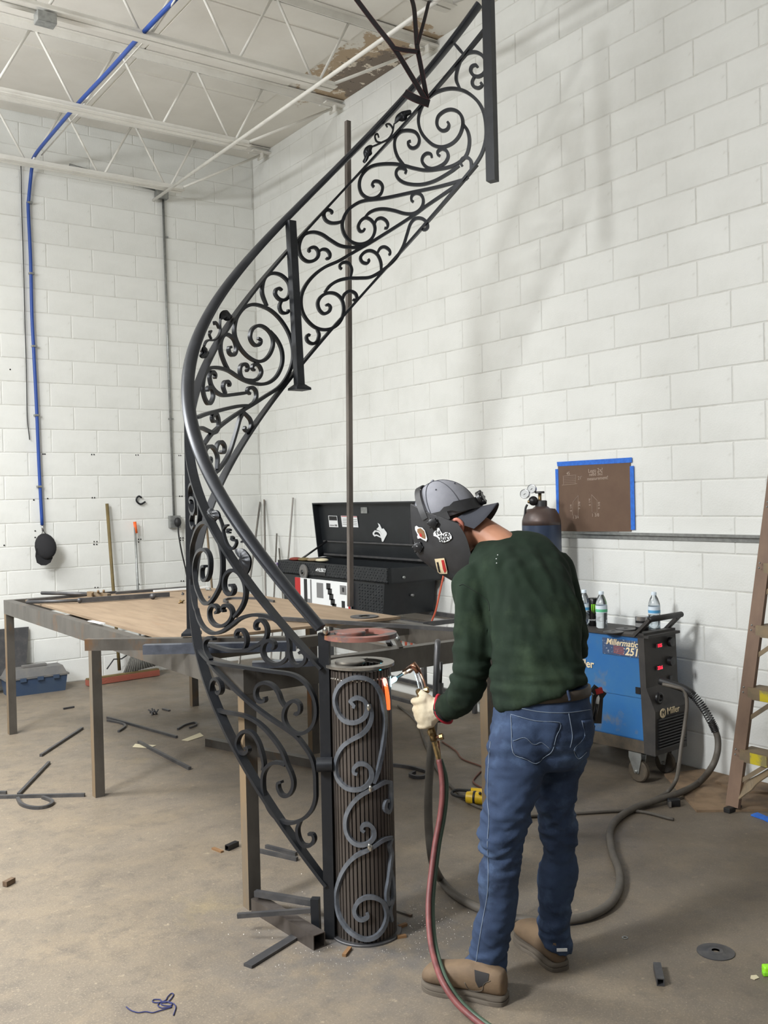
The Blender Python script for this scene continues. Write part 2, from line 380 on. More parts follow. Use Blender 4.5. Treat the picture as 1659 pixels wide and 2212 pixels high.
# roof deck sheets hang a hair below the slab, so their seams show as steps
for k in range(7):
    for j in range(4):
        if (k, j) == (0, 1): pass
        x1 = -.55-1.22*k; y1 = -.02-1.285*j-(.02 if j else 0)
        MB().box((x1-.605, y1-.63, ZC-.004), (1.205, 1.25, .008)).build('deck_sheet', 'paint_ceiling', cl)
# ---------------------------------------------------------------- open web joists
JY = [-.333, -1.643, -2.925, -4.215]
for ji, y in enumerate(JY):
    zt, zb = 4.955, 4.405
    t = thing('ceiling_joist', (-3, y, zb), ['white open web steel joist nearest the left wall', 'white open web steel joist second from the left wall', 'white open web steel joist third from the left wall', 'white open web steel joist at the top edge above the hanging strap'][ji], 'joist', 'ceiling joists')
    for s in (-1, 1):
        MB().box((-3.6, y+s*.025, zt-.004), (7.2, .042, .006)).box((-3.6, y+s*.007, zt-.03), (7.2, .006, .055)).build('top_chord_angle', 'paint_steel', t)
        q = MB(); q.box((-4.05, y+s*.03, zb+.004), (6.3, .046, .007)); q.box((-4.05, y+s*.009, zb+.027), (6.3, .006, .048)); q.build('bottom_chord_angle', 'paint_steel', t)
    xb = -1.045
    MB().cyl((-.92, y, zb+.03), (-.06, y, zt-.05), .011, 8).build('end_rod', 'paint_steel', t, True)
    for k in range(9):
        for s in (1, -1):
            MB().cyl((xb-.61*k+s*.02, y, zb+.02), (xb-.61*k+s*.285, y, zt-.05), .0095, 8).build('web_rod', 'paint_steel', t, True)
    MB().box((-.09, y, zt-.045), (.2, .12, .012)).box((-.09, y, zt-.075), (.012, .1, .06)).build('bearing_seat', 'paint_steel', t)
a, b2 = wl(309, 423, -.02), V((-1.03, -6.2, 4.38))
MB().tube([V((-1.06, -.03, 4.385)), V((-1.06, -6.0, 4.385))], .014, 10).build('bridging_pipe', 'paint_steel', None, True, label='thin white bridging pipe running under the ceiling joists', cat='pipe')
# ledge on the right wall
q = MB(); q.box((-.012, -4.9, 1.318), (.024, 2.05, .016)); q.box((-.004, -4.9, 1.3), (.008, 2.05, .03)); q.build('trim_1', 'galv', kind='structure')
# ================================================================ helical stair railing on a 0.978 m radius
RC, RR = (-1.936, -5.107), .978
A0, A1 = -2.5616, -3.2356
ZT = (2.60672, 1.49324, .10985, .05456, -.05674); ZSUB = (2.40317, 1.56918, .212, -.03668, -.11701); ZB = (1.73197, 1.59312, .17803, .00451, -.12273)
def rz(q, t): u = 2*t-1; return sum(c*u**k for k, c in enumerate(q))
def P_on(a, z, r=RR, C=RC): return V((C[0]+r*math.cos(a), C[1]+r*math.sin(a), z))
def helix(q, t0, t1, n, dz=0, r=RR):
    P, A = [], []
    for i in range(n+1):
        t = t0+(t1-t0)*i/n; a = A0+A1*t; P.append(P_on(a, rz(q, t)+dz, r)); A.append(V((math.cos(a), math.sin(a), 0)))
    return P, A
rail = thing('stair_railing', (-1.936, -5.107, 0), 'black wrought iron curved stair railing with scrolls hanging from a strap', 'railing')
P, A = helix(ZT, 0, 1.0, 110)
hw, hh = .056, .036
prof = [(-.5, -.30), (-.46, -.42), (-.30, -.5), (.30, -.5), (.46, -.42), (.5, -.30), (.47, -.12), (.5, -.02), (.44, .10), (.33, .30), (.14, .42), (-.14, .42), (-.33, .30), (-.44, .10), (-.5, -.02), (-.47, -.12)]
def sweepv(P, A, prof, w, h):                                   # profile x along the radial axis, y along the binormal (up)
    m = len(P); R = []
    for i in range(m):
        t = (P[min(i+1, m-1)]-P[max(i-1, 0)]).normalized(); a = (A[i]-t*A[i].dot(t)).normalized(); b = a.cross(t)
        if b.z < 0: b = -b
        R.append([P[i]+a*(x*w)+b*(y*h) for x, y in prof])
    return MB().rings(R)
sq = [(-.5, -.5), (.5, -.5), (.5, .5), (-.5, .5)]
sweepv(P, A, prof, hw, hh).build('handrail', 'iron_top', rail, True, sharp=40)
P, A = helix(ZSUB, 0.0, 1.018, 112); sweepv(P, A, sq, .038, .012).build('upper_rail', 'iron', rail, True, sharp=40)
P, A = helix(ZB, 0.0, .99, 110); sweepv(P, A, sq, .038, .013).build('bottom_rail', 'iron', rail, True, sharp=40)
def post(p0, p1, d, w, name='post', foot=False, yawoff=0, m='iron'):
    a, b = at(*p0, d), at(*p1, d); ang = math.atan2((a.y+b.y)/2-RC[1], (a.x+b.x)/2-RC[0])+yawoff
    q = MB().bar(a, b, w, w, up=(math.cos(ang), math.sin(ang), 0)).build(name, m, rail)
    if foot:
        z = b.z; x = V((math.cos(ang), math.sin(ang), 0)); y = V((-x.y, x.x, 0)); R = []
        for h, k in ((.045, .6), (.02, .8), (.008, 1.35), (.0, 1.75), (-.012, 1.8)):
            k *= w/2+.004; R.append([V((b.x, b.y, z+h))+x*k*i+y*k*j for i, j in ((-1, -1), (1, -1), (1, 1), (-1, 1))])
        MB().rings(R).build('foot', m, q)
    return q
NP = fl(714, 2024)                                              # newel post base
dn = dep(NP)
post((700, 1366), (714, 2024), dn, .038, 'newel_post', yawoff=.25)
post((408, 905), (414, 1366), 4.24, .038, foot=True)
post((628, 478), (647, 838), 5.05, .042, foot=True)
post((1053, -60), (1064, 392), 5.0, .05)
# trace -> cylinder -> smooth sweep
def cpath(Z, pts, far, C=RC, R=RR, step=.006):
    ox, oy, s = Z; q = []
    for x, y in pts:
        a, z = cyl(ox+x/s, oy+y/s, C, R, far)
        if q:
            while a-q[-1][0]/R > math.pi: a -= 2*math.pi
            while a-q[-1][0]/R < -math.pi: a += 2*math.pi
        q.append((a*R, z))
    return [(u/R, z) for u, z in crom(q, step=step)]
def scroll(Z, pts, far, w=.0125, d=.019, name='scroll', m='iron', C=RC, R=RR, parent=None, off=0, curl=1, ends=(0, 1)):
    p = cpath(Z, pts, far, C, R); n = len(p)
    P = [P_on(a, z, R+off, C) for a, z in p]; A = [V((math.cos(a), math.sin(a), 0)) for a, z in p]
    tp = [1]*n
    for k in range(min(6, n//3)):                               # forged ends: a slight swelling at the curl
        f = .75+.25*k/6
        if 0 in ends: tp[k] = f
        if 1 in ends: tp[n-1-k] = f
    return MB().sweep(P, A, w, d, taper=tp).build(name, m, parent or rail)
zA = (620, 0, 2.765); zB = (620, 380, 3.318); zC = (380, 560, 3.95); zD = (380, 960, 3.318); zE = (400, 1380, 3.318); zF = (480, 1640, 3.318); zG = (390, 1080, 9.217); zH = (400, 1330, 5.184); zI = (420, 1540, 5.53); zK = (390, 860, 9.217)
UP = [
 (zA, [(958, 728), (968, 745), (958, 772), (930, 782), (905, 765), (895, 735), (905, 695), (940, 665), (980, 655), (1020, 668), (1045, 700), (1050, 750), (1030, 810), (990, 855), (935, 878), (880, 870), (830, 830), (797, 780), (785, 720), (797, 660), (830, 600), (880, 558), (940, 535), (1000, 530), (1060, 545), (1110, 577), (1150, 620), (1178, 680), (1190, 760), (1187, 840), (1163, 920), (1120, 990), (1075, 1050)]),
 (zA, [(1048, 735), (1080, 785), (1090, 850), (1075, 920), (1040, 962), (980, 995), (900, 1012), (830, 1018), (760, 1006), (700, 990), (640, 980), (560, 982), (500, 997), (460, 1030), (437, 1070), (432, 1115), (447, 1158), (485, 1184), (530, 1182), (562, 1155), (570, 1115), (552, 1088), (522, 1084), (508, 1102), (520, 1118)]),
 (zA, [(700, 988), (662, 940), (643, 880), (648, 825), (680, 788), (725, 780), (768, 792), (790, 830), (783, 868), (755, 886), (730, 875), (723, 850), (740, 843)]),
 (zA, [(865, 942), (860, 922), (835, 917), (812, 937), (808, 968), (832, 998), (865, 1008), (905, 998), (945, 972), (963, 935), (953, 902), (925, 890), (902, 905), (902, 925), (915, 932)]),
 (zA, [(1100, 1020), (1100, 965), (1078, 942), (1050, 948), (1037, 972), (1047, 992)]),
 (zA, [(1030, 990), (960, 1038), (880, 1082), (800, 1103), (720, 1098), (672, 1075), (651, 1040), (662, 1010), (690, 1005), (712, 1020), (705, 1038)]),
 (zB, [(1290, 20), (1100, 75), (900, 118), (700, 160), (560, 178), (490, 205), (430, 255), (400, 320), (397, 375), (417, 430), (460, 473), (520, 490), (575, 476), (613, 440), (630, 390), (623, 345), (595, 312), (560, 302), (527, 325), (510, 365), (524, 397), (548, 395), (556, 377)]),
 (zB, [(556, 300), (590, 265), (640, 243), (700, 238), (770, 250), (840, 270), (900, 272), (945, 250), (973, 210), (976, 165), (955, 132), (920, 125), (895, 145), (892, 175), (907, 188)]),
 (zB, [(628, 345), (642, 315), (675, 303), (708, 320), (723, 350), (715, 375), (697, 373)]),
 (zB, [(398, 320), (370, 335), (320, 339), (280, 320), (263, 285), (271, 255), (297, 244), (322, 257), (318, 272)]),
 (zB, [(1300, 8), (1150, 113), (1000, 215), (920, 275), (750, 385), (600, 478), (540, 512), (460, 558), (370, 610), (270, 655), (190, 715), (130, 790), (100, 870), (105, 960), (140, 1030), (200, 1085), (270, 1103), (340, 1083), (388, 1030), (406, 960), (393, 890), (350, 847), (292, 840), (242, 867), (220, 910), (230, 958), (263, 988), (300, 972), (310, 940), (292, 922), (278, 930)]),
 (zB, [(270, 835), (310, 785), (370, 750), (440, 735), (520, 733), (590, 728), (650, 700), (720, 650), (780, 590), (830, 510), (860, 420), (885, 345), (920, 307), (968, 307), (1003, 337), (1008, 370), (985, 388), (963, 378)]),
 (zB, [(395, 890), (412, 847), (450, 827), (488, 842), (500, 875), (485, 893), (472, 883)]),
 (zB, [(455, 725), (462, 670), (440, 627), (407, 620), (380, 637), (380, 660), (393, 668)]),
 (zB, [(675, 690), (672, 620), (645, 562), (600, 537), (557, 547), (527, 582), (537, 616), (570, 628), (588, 610), (580, 596)]),
 (zB, [(645, 560), (667, 520), (700, 510), (733, 532), (740, 560), (728, 567)]),
 (zB, [(540, 510), (460, 513), (380, 500), (310, 460), (250, 420), (190, 404), (130, 417), (97, 457), (84, 520), (102, 580), (145, 613), (190, 608), (220, 580), (223, 542), (200, 514), (167, 517), (154, 535), (166, 545)]),
 (zB, [(225, 545), (252, 527), (285, 532), (306, 560), (303, 588), (288, 596), (279, 587)]),
 (zB, [(215, 1100), (229, 1140), (214, 1188), (180, 1203), (147, 1184), (139, 1155), (151, 1137), (164, 1145)]),
 (zA, [(1035, 535), (1012, 480), (1017, 420), (1042, 352), (1080, 318), (1130, 313), (1172, 337), (1190, 380), (1182, 430), (1150, 456), (1117, 453), (1098, 425), (1105, 397), (1130, 389), (1138, 402)]),
 (zA, [(1120, 458), (1107, 490), (1117, 518), (1145, 526), (1166, 510), (1158, 494)]),
 (zC, [(697, 672), (722, 690), (715, 723), (680, 736), (647, 708), (632, 660), (647, 602), (690, 569), (740, 574), (790, 612), (823, 670), (826, 740), (798, 813), (750, 862), (690, 872), (622, 838), (562, 778), (517, 700), (497, 620), (507, 530), (532, 470), (582, 412), (650, 387), (720, 397), (800, 432), (870, 492), (930, 572), (973, 660), (997, 760), (997, 860), (968, 960), (918, 1048), (858, 1108), (760, 1170), (660, 1235), (560, 1295), (460, 1360), (360, 1437), (290, 1505), (240, 1580)]),
 (zC, [(800, 612), (858, 682), (897, 760), (909, 840), (897, 920), (858, 998), (800, 1048), (730, 1067), (650, 1057), (580, 1032), (520, 998), (450, 953), (380, 930), (320, 924), (282, 932), (248, 972), (232, 1040), (229, 1110), (243, 1178), (267, 1226), (293, 1226), (315, 1180), (312, 1122), (290, 1093), (268, 1103), (268, 1130)]),
 (zC, [(450, 953), (412, 880), (383, 790), (381, 710), (402, 653), (440, 643), (488, 677), (512, 740), (507, 798), (480, 819), (453, 795), (450, 757), (470, 749)]),
 (zC, [(600, 955), (613, 933), (603, 902), (572, 896), (548, 922), (548, 978), (572, 1022), (630, 1034), (672, 1032), (710, 1008), (728, 960), (710, 912), (680, 896), (653, 912), (653, 938), (670, 948)]),
 (zC, [(330, 1015), (335, 985), (315, 962), (295, 970), (287, 1010), (302, 1078), (342, 1132), (400, 1162), (470, 1157), (540, 1148), (607, 1138)]),
 (zC, [(632, 1150), (608, 1128), (618, 1102), (650, 1095), (678, 1120), (685, 1170), (667, 1218), (635, 1243)]),
 (zC, [(422, 1148), (403, 1090), (412, 1053), (440, 1043), (458, 1065), (450, 1080)]),
 (zC, [(640, 1250), (540, 1253), (440, 1273), (340, 1298), (250, 1323), (180, 1352)]),
 (zC, [(312, 1488), (342, 1470), (362, 1430), (362, 1370), (345, 1318), (325, 1322), (308, 1350), (317, 1382), (338, 1382)]),
 (zC, [(182, 1442), (220, 1440), (270, 1463), (320, 1485)]),
 (zC, [(575, 1305), (610, 1340), (632, 1368), (642, 1410), (628, 1456), (602, 1467), (583, 1447), (592, 1432)]),
 (zC, [(580, 1300), (545, 1360), (520, 1450), (490, 1550), (460, 1640), (420, 1718), (370, 1788), (330, 1828)]),
 (zC, [(350, 1790), (355, 1700), (340, 1642), (310, 1602), (282, 1597), (253, 1622), (249, 1690), (268, 1730), (294, 1728), (297, 1702), (282, 1692)]),
 (zC, [(340, 1640), (352, 1582), (385, 1558), (413, 1592), (412, 1640), (392, 1652), (380, 1640)]),
 (zC, [(775, 400), (737, 300), (737, 220), (762, 152), (820, 121), (890, 133), (948, 182), (971, 240), (966, 308), (930, 347), (882, 342), (848, 300), (853, 262), (880, 248), (903, 266)]),
 (zC, [(900, 355), (883, 400), (897, 448), (930, 462), (958, 449), (958, 430)]),
]
LOW = [
 (zG, [(500, 1320), (455, 1325), (432, 1400), (440, 1540), (480, 1600), (530, 1580), (578, 1490), (600, 1350), (598, 1180), (558, 1055), (490, 990), (422, 992), (355, 1055), (305, 1180), (282, 1350), (287, 1500), (315, 1700), (372, 1875), (430, 1995), (500, 2062), (580, 2050), (658, 1970), (738, 1835), (808, 1680), (838, 1500), (846, 1300), (836, 1100), (798, 900), (738, 732), (658, 575), (560, 468), (462, 448), (385, 508), (318, 625), (268, 780), (230, 980), (212, 1200), (212, 1500), (230, 1750), (268, 2000), (318, 2190)]),
 (zD, [(150, 1180), (163, 1240), (198, 1308), (262, 1352), (330, 1342), (400, 1298), (460, 1250), (530, 1226), (600, 1222), (680, 1238), (745, 1280), (790, 1335), (813, 1410), (815, 1480), (793, 1538), (745, 1572), (692, 1569), (643, 1533), (623, 1480), (635, 1427), (670, 1403), (706, 1422), (710, 1450), (695, 1466)]),
 (zD, [(815, 1470), (827, 1538), (860, 1582), (905, 1577), (932, 1540), (928, 1503), (900, 1484), (886, 1496)]),
 (zG, [(990, 1700), (1040, 1695), (1075, 1770), (1048, 1855), (980, 1882), (905, 1815), (876, 1700), (887, 1555), (943, 1447), (1030, 1397), (1120, 1417), (1208, 1505), (1277, 1642), (1305, 1800), (1295, 1950), (1247, 2095), (1170, 2220), (1080, 2330)]),
 (zD, [(288, 1208), (306, 1192), (298, 1166), (268, 1152), (244, 1188), (248, 1248), (282, 1292), (330, 1302), (378, 1278), (407, 1230), (403, 1182), (375, 1153), (347, 1157), (335, 1183), (350, 1194)]),
 (zH, [(330, 262), (290, 244), (249, 258), (227, 300), (230, 370), (250, 430), (290, 490)]),
 (zH, [(285, 345), (275, 325), (300, 330), (400, 362), (500, 386), (600, 391), (700, 381), (780, 347), (850, 308), (897, 268), (922, 200), (917, 122), (878, 60), (832, 50), (795, 87), (795, 138), (825, 150)]),
 (zH, [(668, 372), (692, 300), (687, 222), (650, 164), (603, 160), (575, 202), (583, 238), (610, 238)]),
 (zE, [(62, 10), (110, 92), (180, 160), (240, 178), (400, 200), (600, 230), (760, 253), (848, 300), (907, 380), (937, 470), (937, 560), (910, 630), (855, 672), (792, 675), (738, 633), (711, 570), (718, 507), (750, 458), (790, 443), (822, 470), (825, 515), (805, 542), (787, 532)]),
 (zE, [(715, 480), (690, 440), (668, 382), (628, 333), (570, 313), (523, 337), (508, 390), (522, 438), (555, 452), (578, 438), (573, 415)]),
 (zE, [(170, 165), (260, 262), (360, 362), (480, 470), (600, 560), (720, 640), (800, 700), (858, 770), (907, 850), (932, 950), (937, 1060), (935, 1150), (907, 1228), (850, 1287), (770, 1317), (702, 1307), (633, 1257), (588, 1180), (563, 1080), (562, 980), (588, 920), (632, 888), (682, 888), (722, 905)]),
 (zE, [(228, 378), (248, 392), (265, 360), (253, 312), (222, 285), (197, 310), (188, 370), (193, 430), (218, 488), (260, 518), (340, 533), (420, 549), (500, 585), (570, 640), (640, 720), (700, 810), (735, 900), (762, 960), (779, 1020), (772, 1078), (740, 1122), (697, 1117), (671, 1070), (672, 1032), (695, 1024)]),
 (zE, [(560, 940), (568, 900), (553, 820), (523, 732), (480, 673), (430, 661), (392, 692), (375, 750), (392, 803), (430, 822), (457, 800), (453, 777), (432, 785)]),
 (zE, [(830, 1300), (808, 1360), (818, 1428), (850, 1477), (900, 1477), (927, 1440), (918, 1402), (886, 1397)]),
 (zD, [(118, 420), (108, 400), (120, 382), (143, 398), (148, 465), (128, 498), (103, 432), (98, 350), (107, 302), (128, 280), (150, 310), (165, 400), (172, 500), (160, 590)]),
 (zD, [(122, 500), (112, 550), (126, 598), (140, 582)]),
]
for Z, p in UP: scroll(Z, p, True, .0165, .018)
for Z, p in LOW: scroll(Z, p, False)
# small leaf ornaments between the two upper rails
def leaf(Z, outline, curls, far, r=RR):
    ox, oy, s = Z
    q = [cyl(ox+x/s, oy+y/s, RC, r, far) for x, y in outline]; q = [(a if abs(a-q[0][0]) < 3 else a-math.copysign(2*math.pi, a-q[0][0]), z) for a, z in q]; q = crom(q, n=3, closed=True)
    ca, cz = sum(a for a, z in q)/len(q), sum(z for a, z in q)/len(q); mb = MB()
    for sg in (-1, 1):
        R = []
        for f, o in ((1, .004), (.7, .010), (.35, .014), (.05, .015)):
            R.append([P_on(ca+(a-ca)*f, cz+(z-cz)*f, r+sg*(o+(.003 if (i//2) % 2 and .2 < f < .9 else 0)), RC) for i, (a, z) in enumerate(q)])
        mb.rings(R, cap=True)
    lf = mb.build('leaf', 'iron', rail, True, sharp=50)
    for cpts in curls: scroll(Z, cpts, far, .009, .012, 'leaf_stem')
leaf(zA, [(642, 742), (648, 700), (675, 672), (705, 662), (738, 658), (742, 680), (720, 690), (715, 712), (690, 725), (665, 722)], [[(640, 738), (630, 790), (605, 830), (565, 852), (530, 868), (500, 880)], [(600, 760), (590, 745), (612, 742), (632, 770), (625, 800)], [(548, 822), (540, 800), (525, 812), (535, 845), (565, 852)]], True)
leaf(zA, [(512, 872), (490, 868), (466, 884), (456, 910), (462, 940), (452, 962), (465, 974), (485, 950), (490, 935), (508, 920), (505, 900)], [], True)
leaf(zC, [(375, 520), (378, 470), (400, 440), (432, 435), (462, 470), (478, 490), (455, 520), (430, 525), (405, 508), (390, 510)], [[(378, 510), (375, 560), (378, 610), (360, 660), (325, 690), (280, 690), (255, 705), (240, 740)], [(330, 560), (325, 535), (345, 545), (365, 590)], [(285, 620), (300, 610), (285, 640), (300, 680)]], True)
leaf(zC, [(240, 740), (225, 770), (235, 800), (208, 825), (225, 845), (255, 840), (275, 800), (260, 775)], [], True)
leaf(zG, [(550, 250), (560, 190), (600, 165), (645, 215), (700, 200), (760, 240), (790, 330), (760, 370), (700, 400), (680, 430), (620, 360), (570, 310)], [[(780, 350), (820, 450), (850, 560), (870, 700), (930, 880), (1010, 970), (1080, 940), (1120, 850), (1100, 790)], [(1060, 770), (1030, 730), (1020, 780), (1070, 800), (1110, 810)], [(1000, 600), (945, 590), (940, 640), (990, 650)], [(860, 590), (900, 520), (950, 500)]], False, RR+.004)
leaf(zG, [(1090, 985), (1170, 965), (1260, 985), (1330, 1050), (1390, 1140), (1405, 1250), (1380, 1380), (1320, 1480), (1270, 1400), (1220, 1330), (1190, 1200), (1205, 1100), (1150, 1020)], [], False, RR+.004)
scroll(zD, [(470, 700), (500, 690)], False, .008, .01, 'leaf_stem')
# short brackets tying the top rails, collar, end clip
scroll((0, 0, 1), [(982, 95), (1002, 118)], True, .016, .02, 'spacer_bar')
MB().tube([at(684, 1652, dn-.035), at(718, 1651, dn-.035)], .026, 16).build('clamp_collar', 'iron', rail, True, sharp=40)
MB().bar(at(681, 1940, dn+.02), at(684, 2022, dn+.02), .03, .03, up=(.7, -.7, 0)).build('foot_sleeve', 'iron', rail)
# ================================================================ unfinished newel column of upright bars
CC = (-2.62, -5.682)
col = thing('newel_column', (CC[0], CC[1], 0), 'round iron newel column of upright bars wrapped in grey forged scrolls', 'column')
MB().lathe([(.129, 0), (.129, .006), (.127, .008), (.02, .008)], (CC[0], CC[1], 0), 48).build('base_plate', 'dark_steel', col, True, sharp=30)
NB_, rb = 46, .105
zt = .962
proto = MB().bar((0, 0, .008), (0, 0, zt), .0108, .0127, up=(1, 0, 0)).build('bar', 'raw_bar', None, loc=(0, 0, 0)); COL.objects.unlink(proto); bme = proto.data
for k in range(NB_):
    a = 2*math.pi*k/NB_
    c = bpy.data.objects.new('bar', bme); COL.objects.link(c); c.parent = col; c.location = (rb*math.cos(a), rb*math.sin(a), random.uniform(-.004, 0)); c.rotation_euler = (0, 0, a)
bpy.data.objects.remove(proto)
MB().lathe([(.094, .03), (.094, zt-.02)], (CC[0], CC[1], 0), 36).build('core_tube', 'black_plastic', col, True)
wl_ = MB().sph((0, 0, 0), .0045, n=8, m=5).build('weld_bead', 'weld', None, True, loc=(0, 0, 0)); COL.objects.unlink(wl_); wme = wl_.data
for k in range(NB_):
    a = 2*math.pi*(k+.5)/NB_
    c = bpy.data.objects.new('weld_bead', wme); COL.objects.link(c); c.parent = col; c.location = ((rb+.004)*math.cos(a), (rb+.004)*math.sin(a), zt-.032+random.uniform(-.002, .002))
bpy.data.objects.remove(wl_)
# volute plates: flat spiral bands cut from plate (the same outline on the column and at the end of the handrail)
def volute(z, th, m, parent, C, R, name):
    n = 120; O, I = [], []
    a0 = math.atan2(NP.y-C[1], NP.x-C[0])
    for i in range(n+1):
        t = i/n; a = a0 + t*2*math.pi*1.0
        ro = R*(1.0-.06*t); w = .30*R+.02*R*t
        O.append((C[0]+ro*math.cos(a), C[1]+ro*math.sin(a))); I.append((C[0]+(ro-w)*math.cos(a), C[1]+(ro-w)*math.sin(a)))
    mb = MB(); Rg = []
    for (ox, oy), (ix, iy) in zip(O, I): Rg.append([(ix, iy, z), (ox, oy, z), (ox, oy, z+th), (ix, iy, z+th)])
    mb.rings(Rg); o = mb.build(name, m, parent)
    e = V((C[0]-.28*R*math.cos(a0)*-1, C[1]-.28*R*math.sin(a0)*-1, z+.006))     # the round eye of the spiral, joined by a neck
    eye = MB(); eye.lathe([(.02, 0), (.40*R, 0), (.42*R, .004), (.42*R, th), (.40*R, th+.003), (.02, th+.003)], e, 32); eye.build('volute_eye', m, o, True, sharp=35)
    nk = MB(); q = []
    for i in range(14):
        t = i/13; a = a0-.1-t*2.2; r = R*(.62-.22*t); q.append(V((C[0]+r*math.cos(a), C[1]+r*math.sin(a), z+.006+th/2)))
    nk.sweep(q, [V((0, 0, 1))]*len(q), .022, th); nk.build('volute_neck', m, o)
    return o
volute(.968, .010, 'plate', col, CC, .128, 'top_plate')
hv = volute(1.068, .016, 'hot_plate', rail, (CC[0]+.004, CC[1]-.002), .135, 'end_volute')
MB().sph(at(703, 1362, dn-.03), (.011, .011, .016)).build('weld_bead', 'weld', rail, True)
# forged scrolls wrapped about the bars
RS = rb+.0125
def cs(Z, pts, far=False, w=.015, m='raw_scroll', name='scroll', d=.013): return scroll(Z, pts, far, w, d, name, m, CC, RS, col)
cs(zE, [(1205, 495), (1212, 478), (1196, 460), (1184, 445), (1230, 422), (1280, 440), (1303, 490), (1293, 550), (1250, 588), (1190, 602), (1130, 577), (1088, 510), (1074, 430), (1098, 352), (1152, 299), (1230, 276), (1310, 290), (1368, 335), (1405, 400), (1422, 480), (1432, 560), (1430, 660), (1420, 760), (1402, 860), (1380, 950), (1350, 1035)])
cs(zE, [(1318, 470), (1335, 540), (1318, 620), (1270, 680), (1200, 720), (1140, 762), (1098, 830), (1079, 910), (1089, 988), (1132, 1050), (1190, 1080), (1258, 1076), (1308, 1042), (1336, 990), (1326, 932), (1288, 898), (1240, 898), (1209, 930), (1212, 962), (1235, 970)])
cs(zE, [(1468, 1025), (1420, 1030), (1340, 1075), (1260, 1120), (1193, 1190), (1154, 1280), (1154, 1370), (1184, 1437), (1240, 1475), (1308, 1466), (1351, 1420), (1346, 1362), (1313, 1329), (1272, 1338), (1266, 1368), (1285, 1383)])
cs(zE, [(1470, 1020), (1476, 1100), (1472, 1200), (1455, 1240), (1432, 1215), (1440, 1165), (1458, 1160)])
cs(zF, [(1215, 560), (1150, 580), (1060, 640), (960, 692), (892, 762), (844, 860), (819, 970), (829, 1088), (874, 1186), (942, 1255), (1030, 1290), (1107, 1266), (1161, 1198), (1181, 1110), (1157, 1033), (1100, 994), (1032, 990), (974, 1023), (949, 1080), (963, 1128), (1000, 1151), (1042, 1130), (1038, 1102)])
cs(zF, [(1215, 565), (1200, 620), (1212, 680), (1205, 760), (1195, 860), (1180, 960), (1190, 1040), (1210, 1000)])
cs(zF, [(1205, 790), (1222, 880), (1226, 980), (1200, 1080), (1215, 1160)])
for Zx, (x, y) in ((zE, (1312, 490)), (zE, (1325, 1072)), (zE, (1318, 1488)), (zF, (1060, 632))):
    a, z = cyl(Zx[0]+x/Zx[2], Zx[1]+y/Zx[2], CC, RS, False); MB().sph(P_on(a, z, RS+.006, CC), (.007, .007, .013)).build('weld_bead', 'weld', col, True)
# red hot stretch of the scroll under the flame
mat('hot_iron', (1.0, .13, .03), .5, emit=1.6)
mat('hot_iron_white', (1.0, .35, .3), .5, emit=2.2)
mat('flame_core', (.42, .9, 1.0), .5, emit=3)
mat('flame_blue', (.04, .5, .66), .5, emit=1.5)
cs((0, 0, 1), [(833, 1476), (836, 1496), (838.5, 1515), (839.5, 1533)], w=.012, m='hot_iron', name='glowing_stretch', d=.009)
cs((0, 0, 1), [(829.5, 1466), (832, 1474), (834, 1482)], w=.012, m='hot_iron_white', name='glowing_tip', d=.009)
# ================================================================ steel fabrication table
TX0, TX1, TZ = -2.85, -1.50, .925
tb = thing('work_table', (-2.17, -3.45, 0), 'long rusty square tube work table with an open front frame', 'table')
bw = .052; hb = .095
for y in (-1.66, -3.452, -5.235):
    for x in (TX0, TX1):
        if x == TX1 and y < -5: x = -1.625                     # the frame runs a little out of square
        lg = MB().bar((x, y, 0), (x, y, TZ-hb), bw, bw, up=(1, 0, 0)).build('leg', 'tube_steel', tb); lg.data.materials.append(MATS['rust_steel'])   # rust on the faces towards the yard side
        for pf in lg.data.polygons: pf.material_index = 1 if pf.normal.x < -.5 else 0
for x, x2 in ((TX0, TX0), (TX1, -1.625)): MB().bar((x, -1.63, TZ-hb/2), (x2, -5.262, TZ-hb/2), bw, hb).build('side_beam', 'tube_steel', tb)
for y, x2 in ((-1.66, TX1), (-5.235, -1.625)): MB().bar((TX0+.026, y, TZ-hb/2), (x2-.026, y, TZ-hb/2), bw, hb).build('end_beam', 'tube_steel', tb)
for y in (-2.85, -4.05, -4.62): MB().bar((TX0+.026, y, TZ-.03), (TX1-.026-.125*(-1.66-y)/3.575, y, TZ-.03), .05, .05).build('cross_beam', 'tube_steel', tb)
MB().bar((-2.1, -4.645, TZ-.03), (-2.1, -5.209, TZ-.03), .05, .05).build('cross_beam', 'tube_steel', tb)
for (x, y) in ((TX0, -3.452), (TX0, -5.235)):
    for k in range(7): MB().sph((x-.027, y-.022+.0075*k, TZ-hb+.002), .006, n=6, m=4).build('weld_bead', 'offcut_rust', tb, True)
# plywood sheet lying askew on the frame, seen corner to corner
zp = TZ+.002
pl = [fl(105, 1304, zp+.013), fl(336, 1377, zp+.013), fl(640, 1393, zp+.013), fl(862, 1332, zp+.013), fl(560, 1265, zp+.013), fl(390, 1263, zp+.013)]
pl = [V((-2.79, -2.30, zp)), V((-2.80, -4.42, zp)), V((-2.0, -4.60, zp)), V((-1.555, -4.46, zp)), V((-1.52, -1.72, zp)), V((-2.79, -1.80, zp))]
pl = [V((-2.80, -1.90, zp)), V((-2.805, -4.415, zp)), V((-1.555, -4.470, zp)), V((-1.525, -1.85, zp))]
o = MB().prism(pl, (0, 0, .013)).build('plywood_sheet', 'plywood', label='tan plywood sheet lying on the steel work table', cat='plywood')
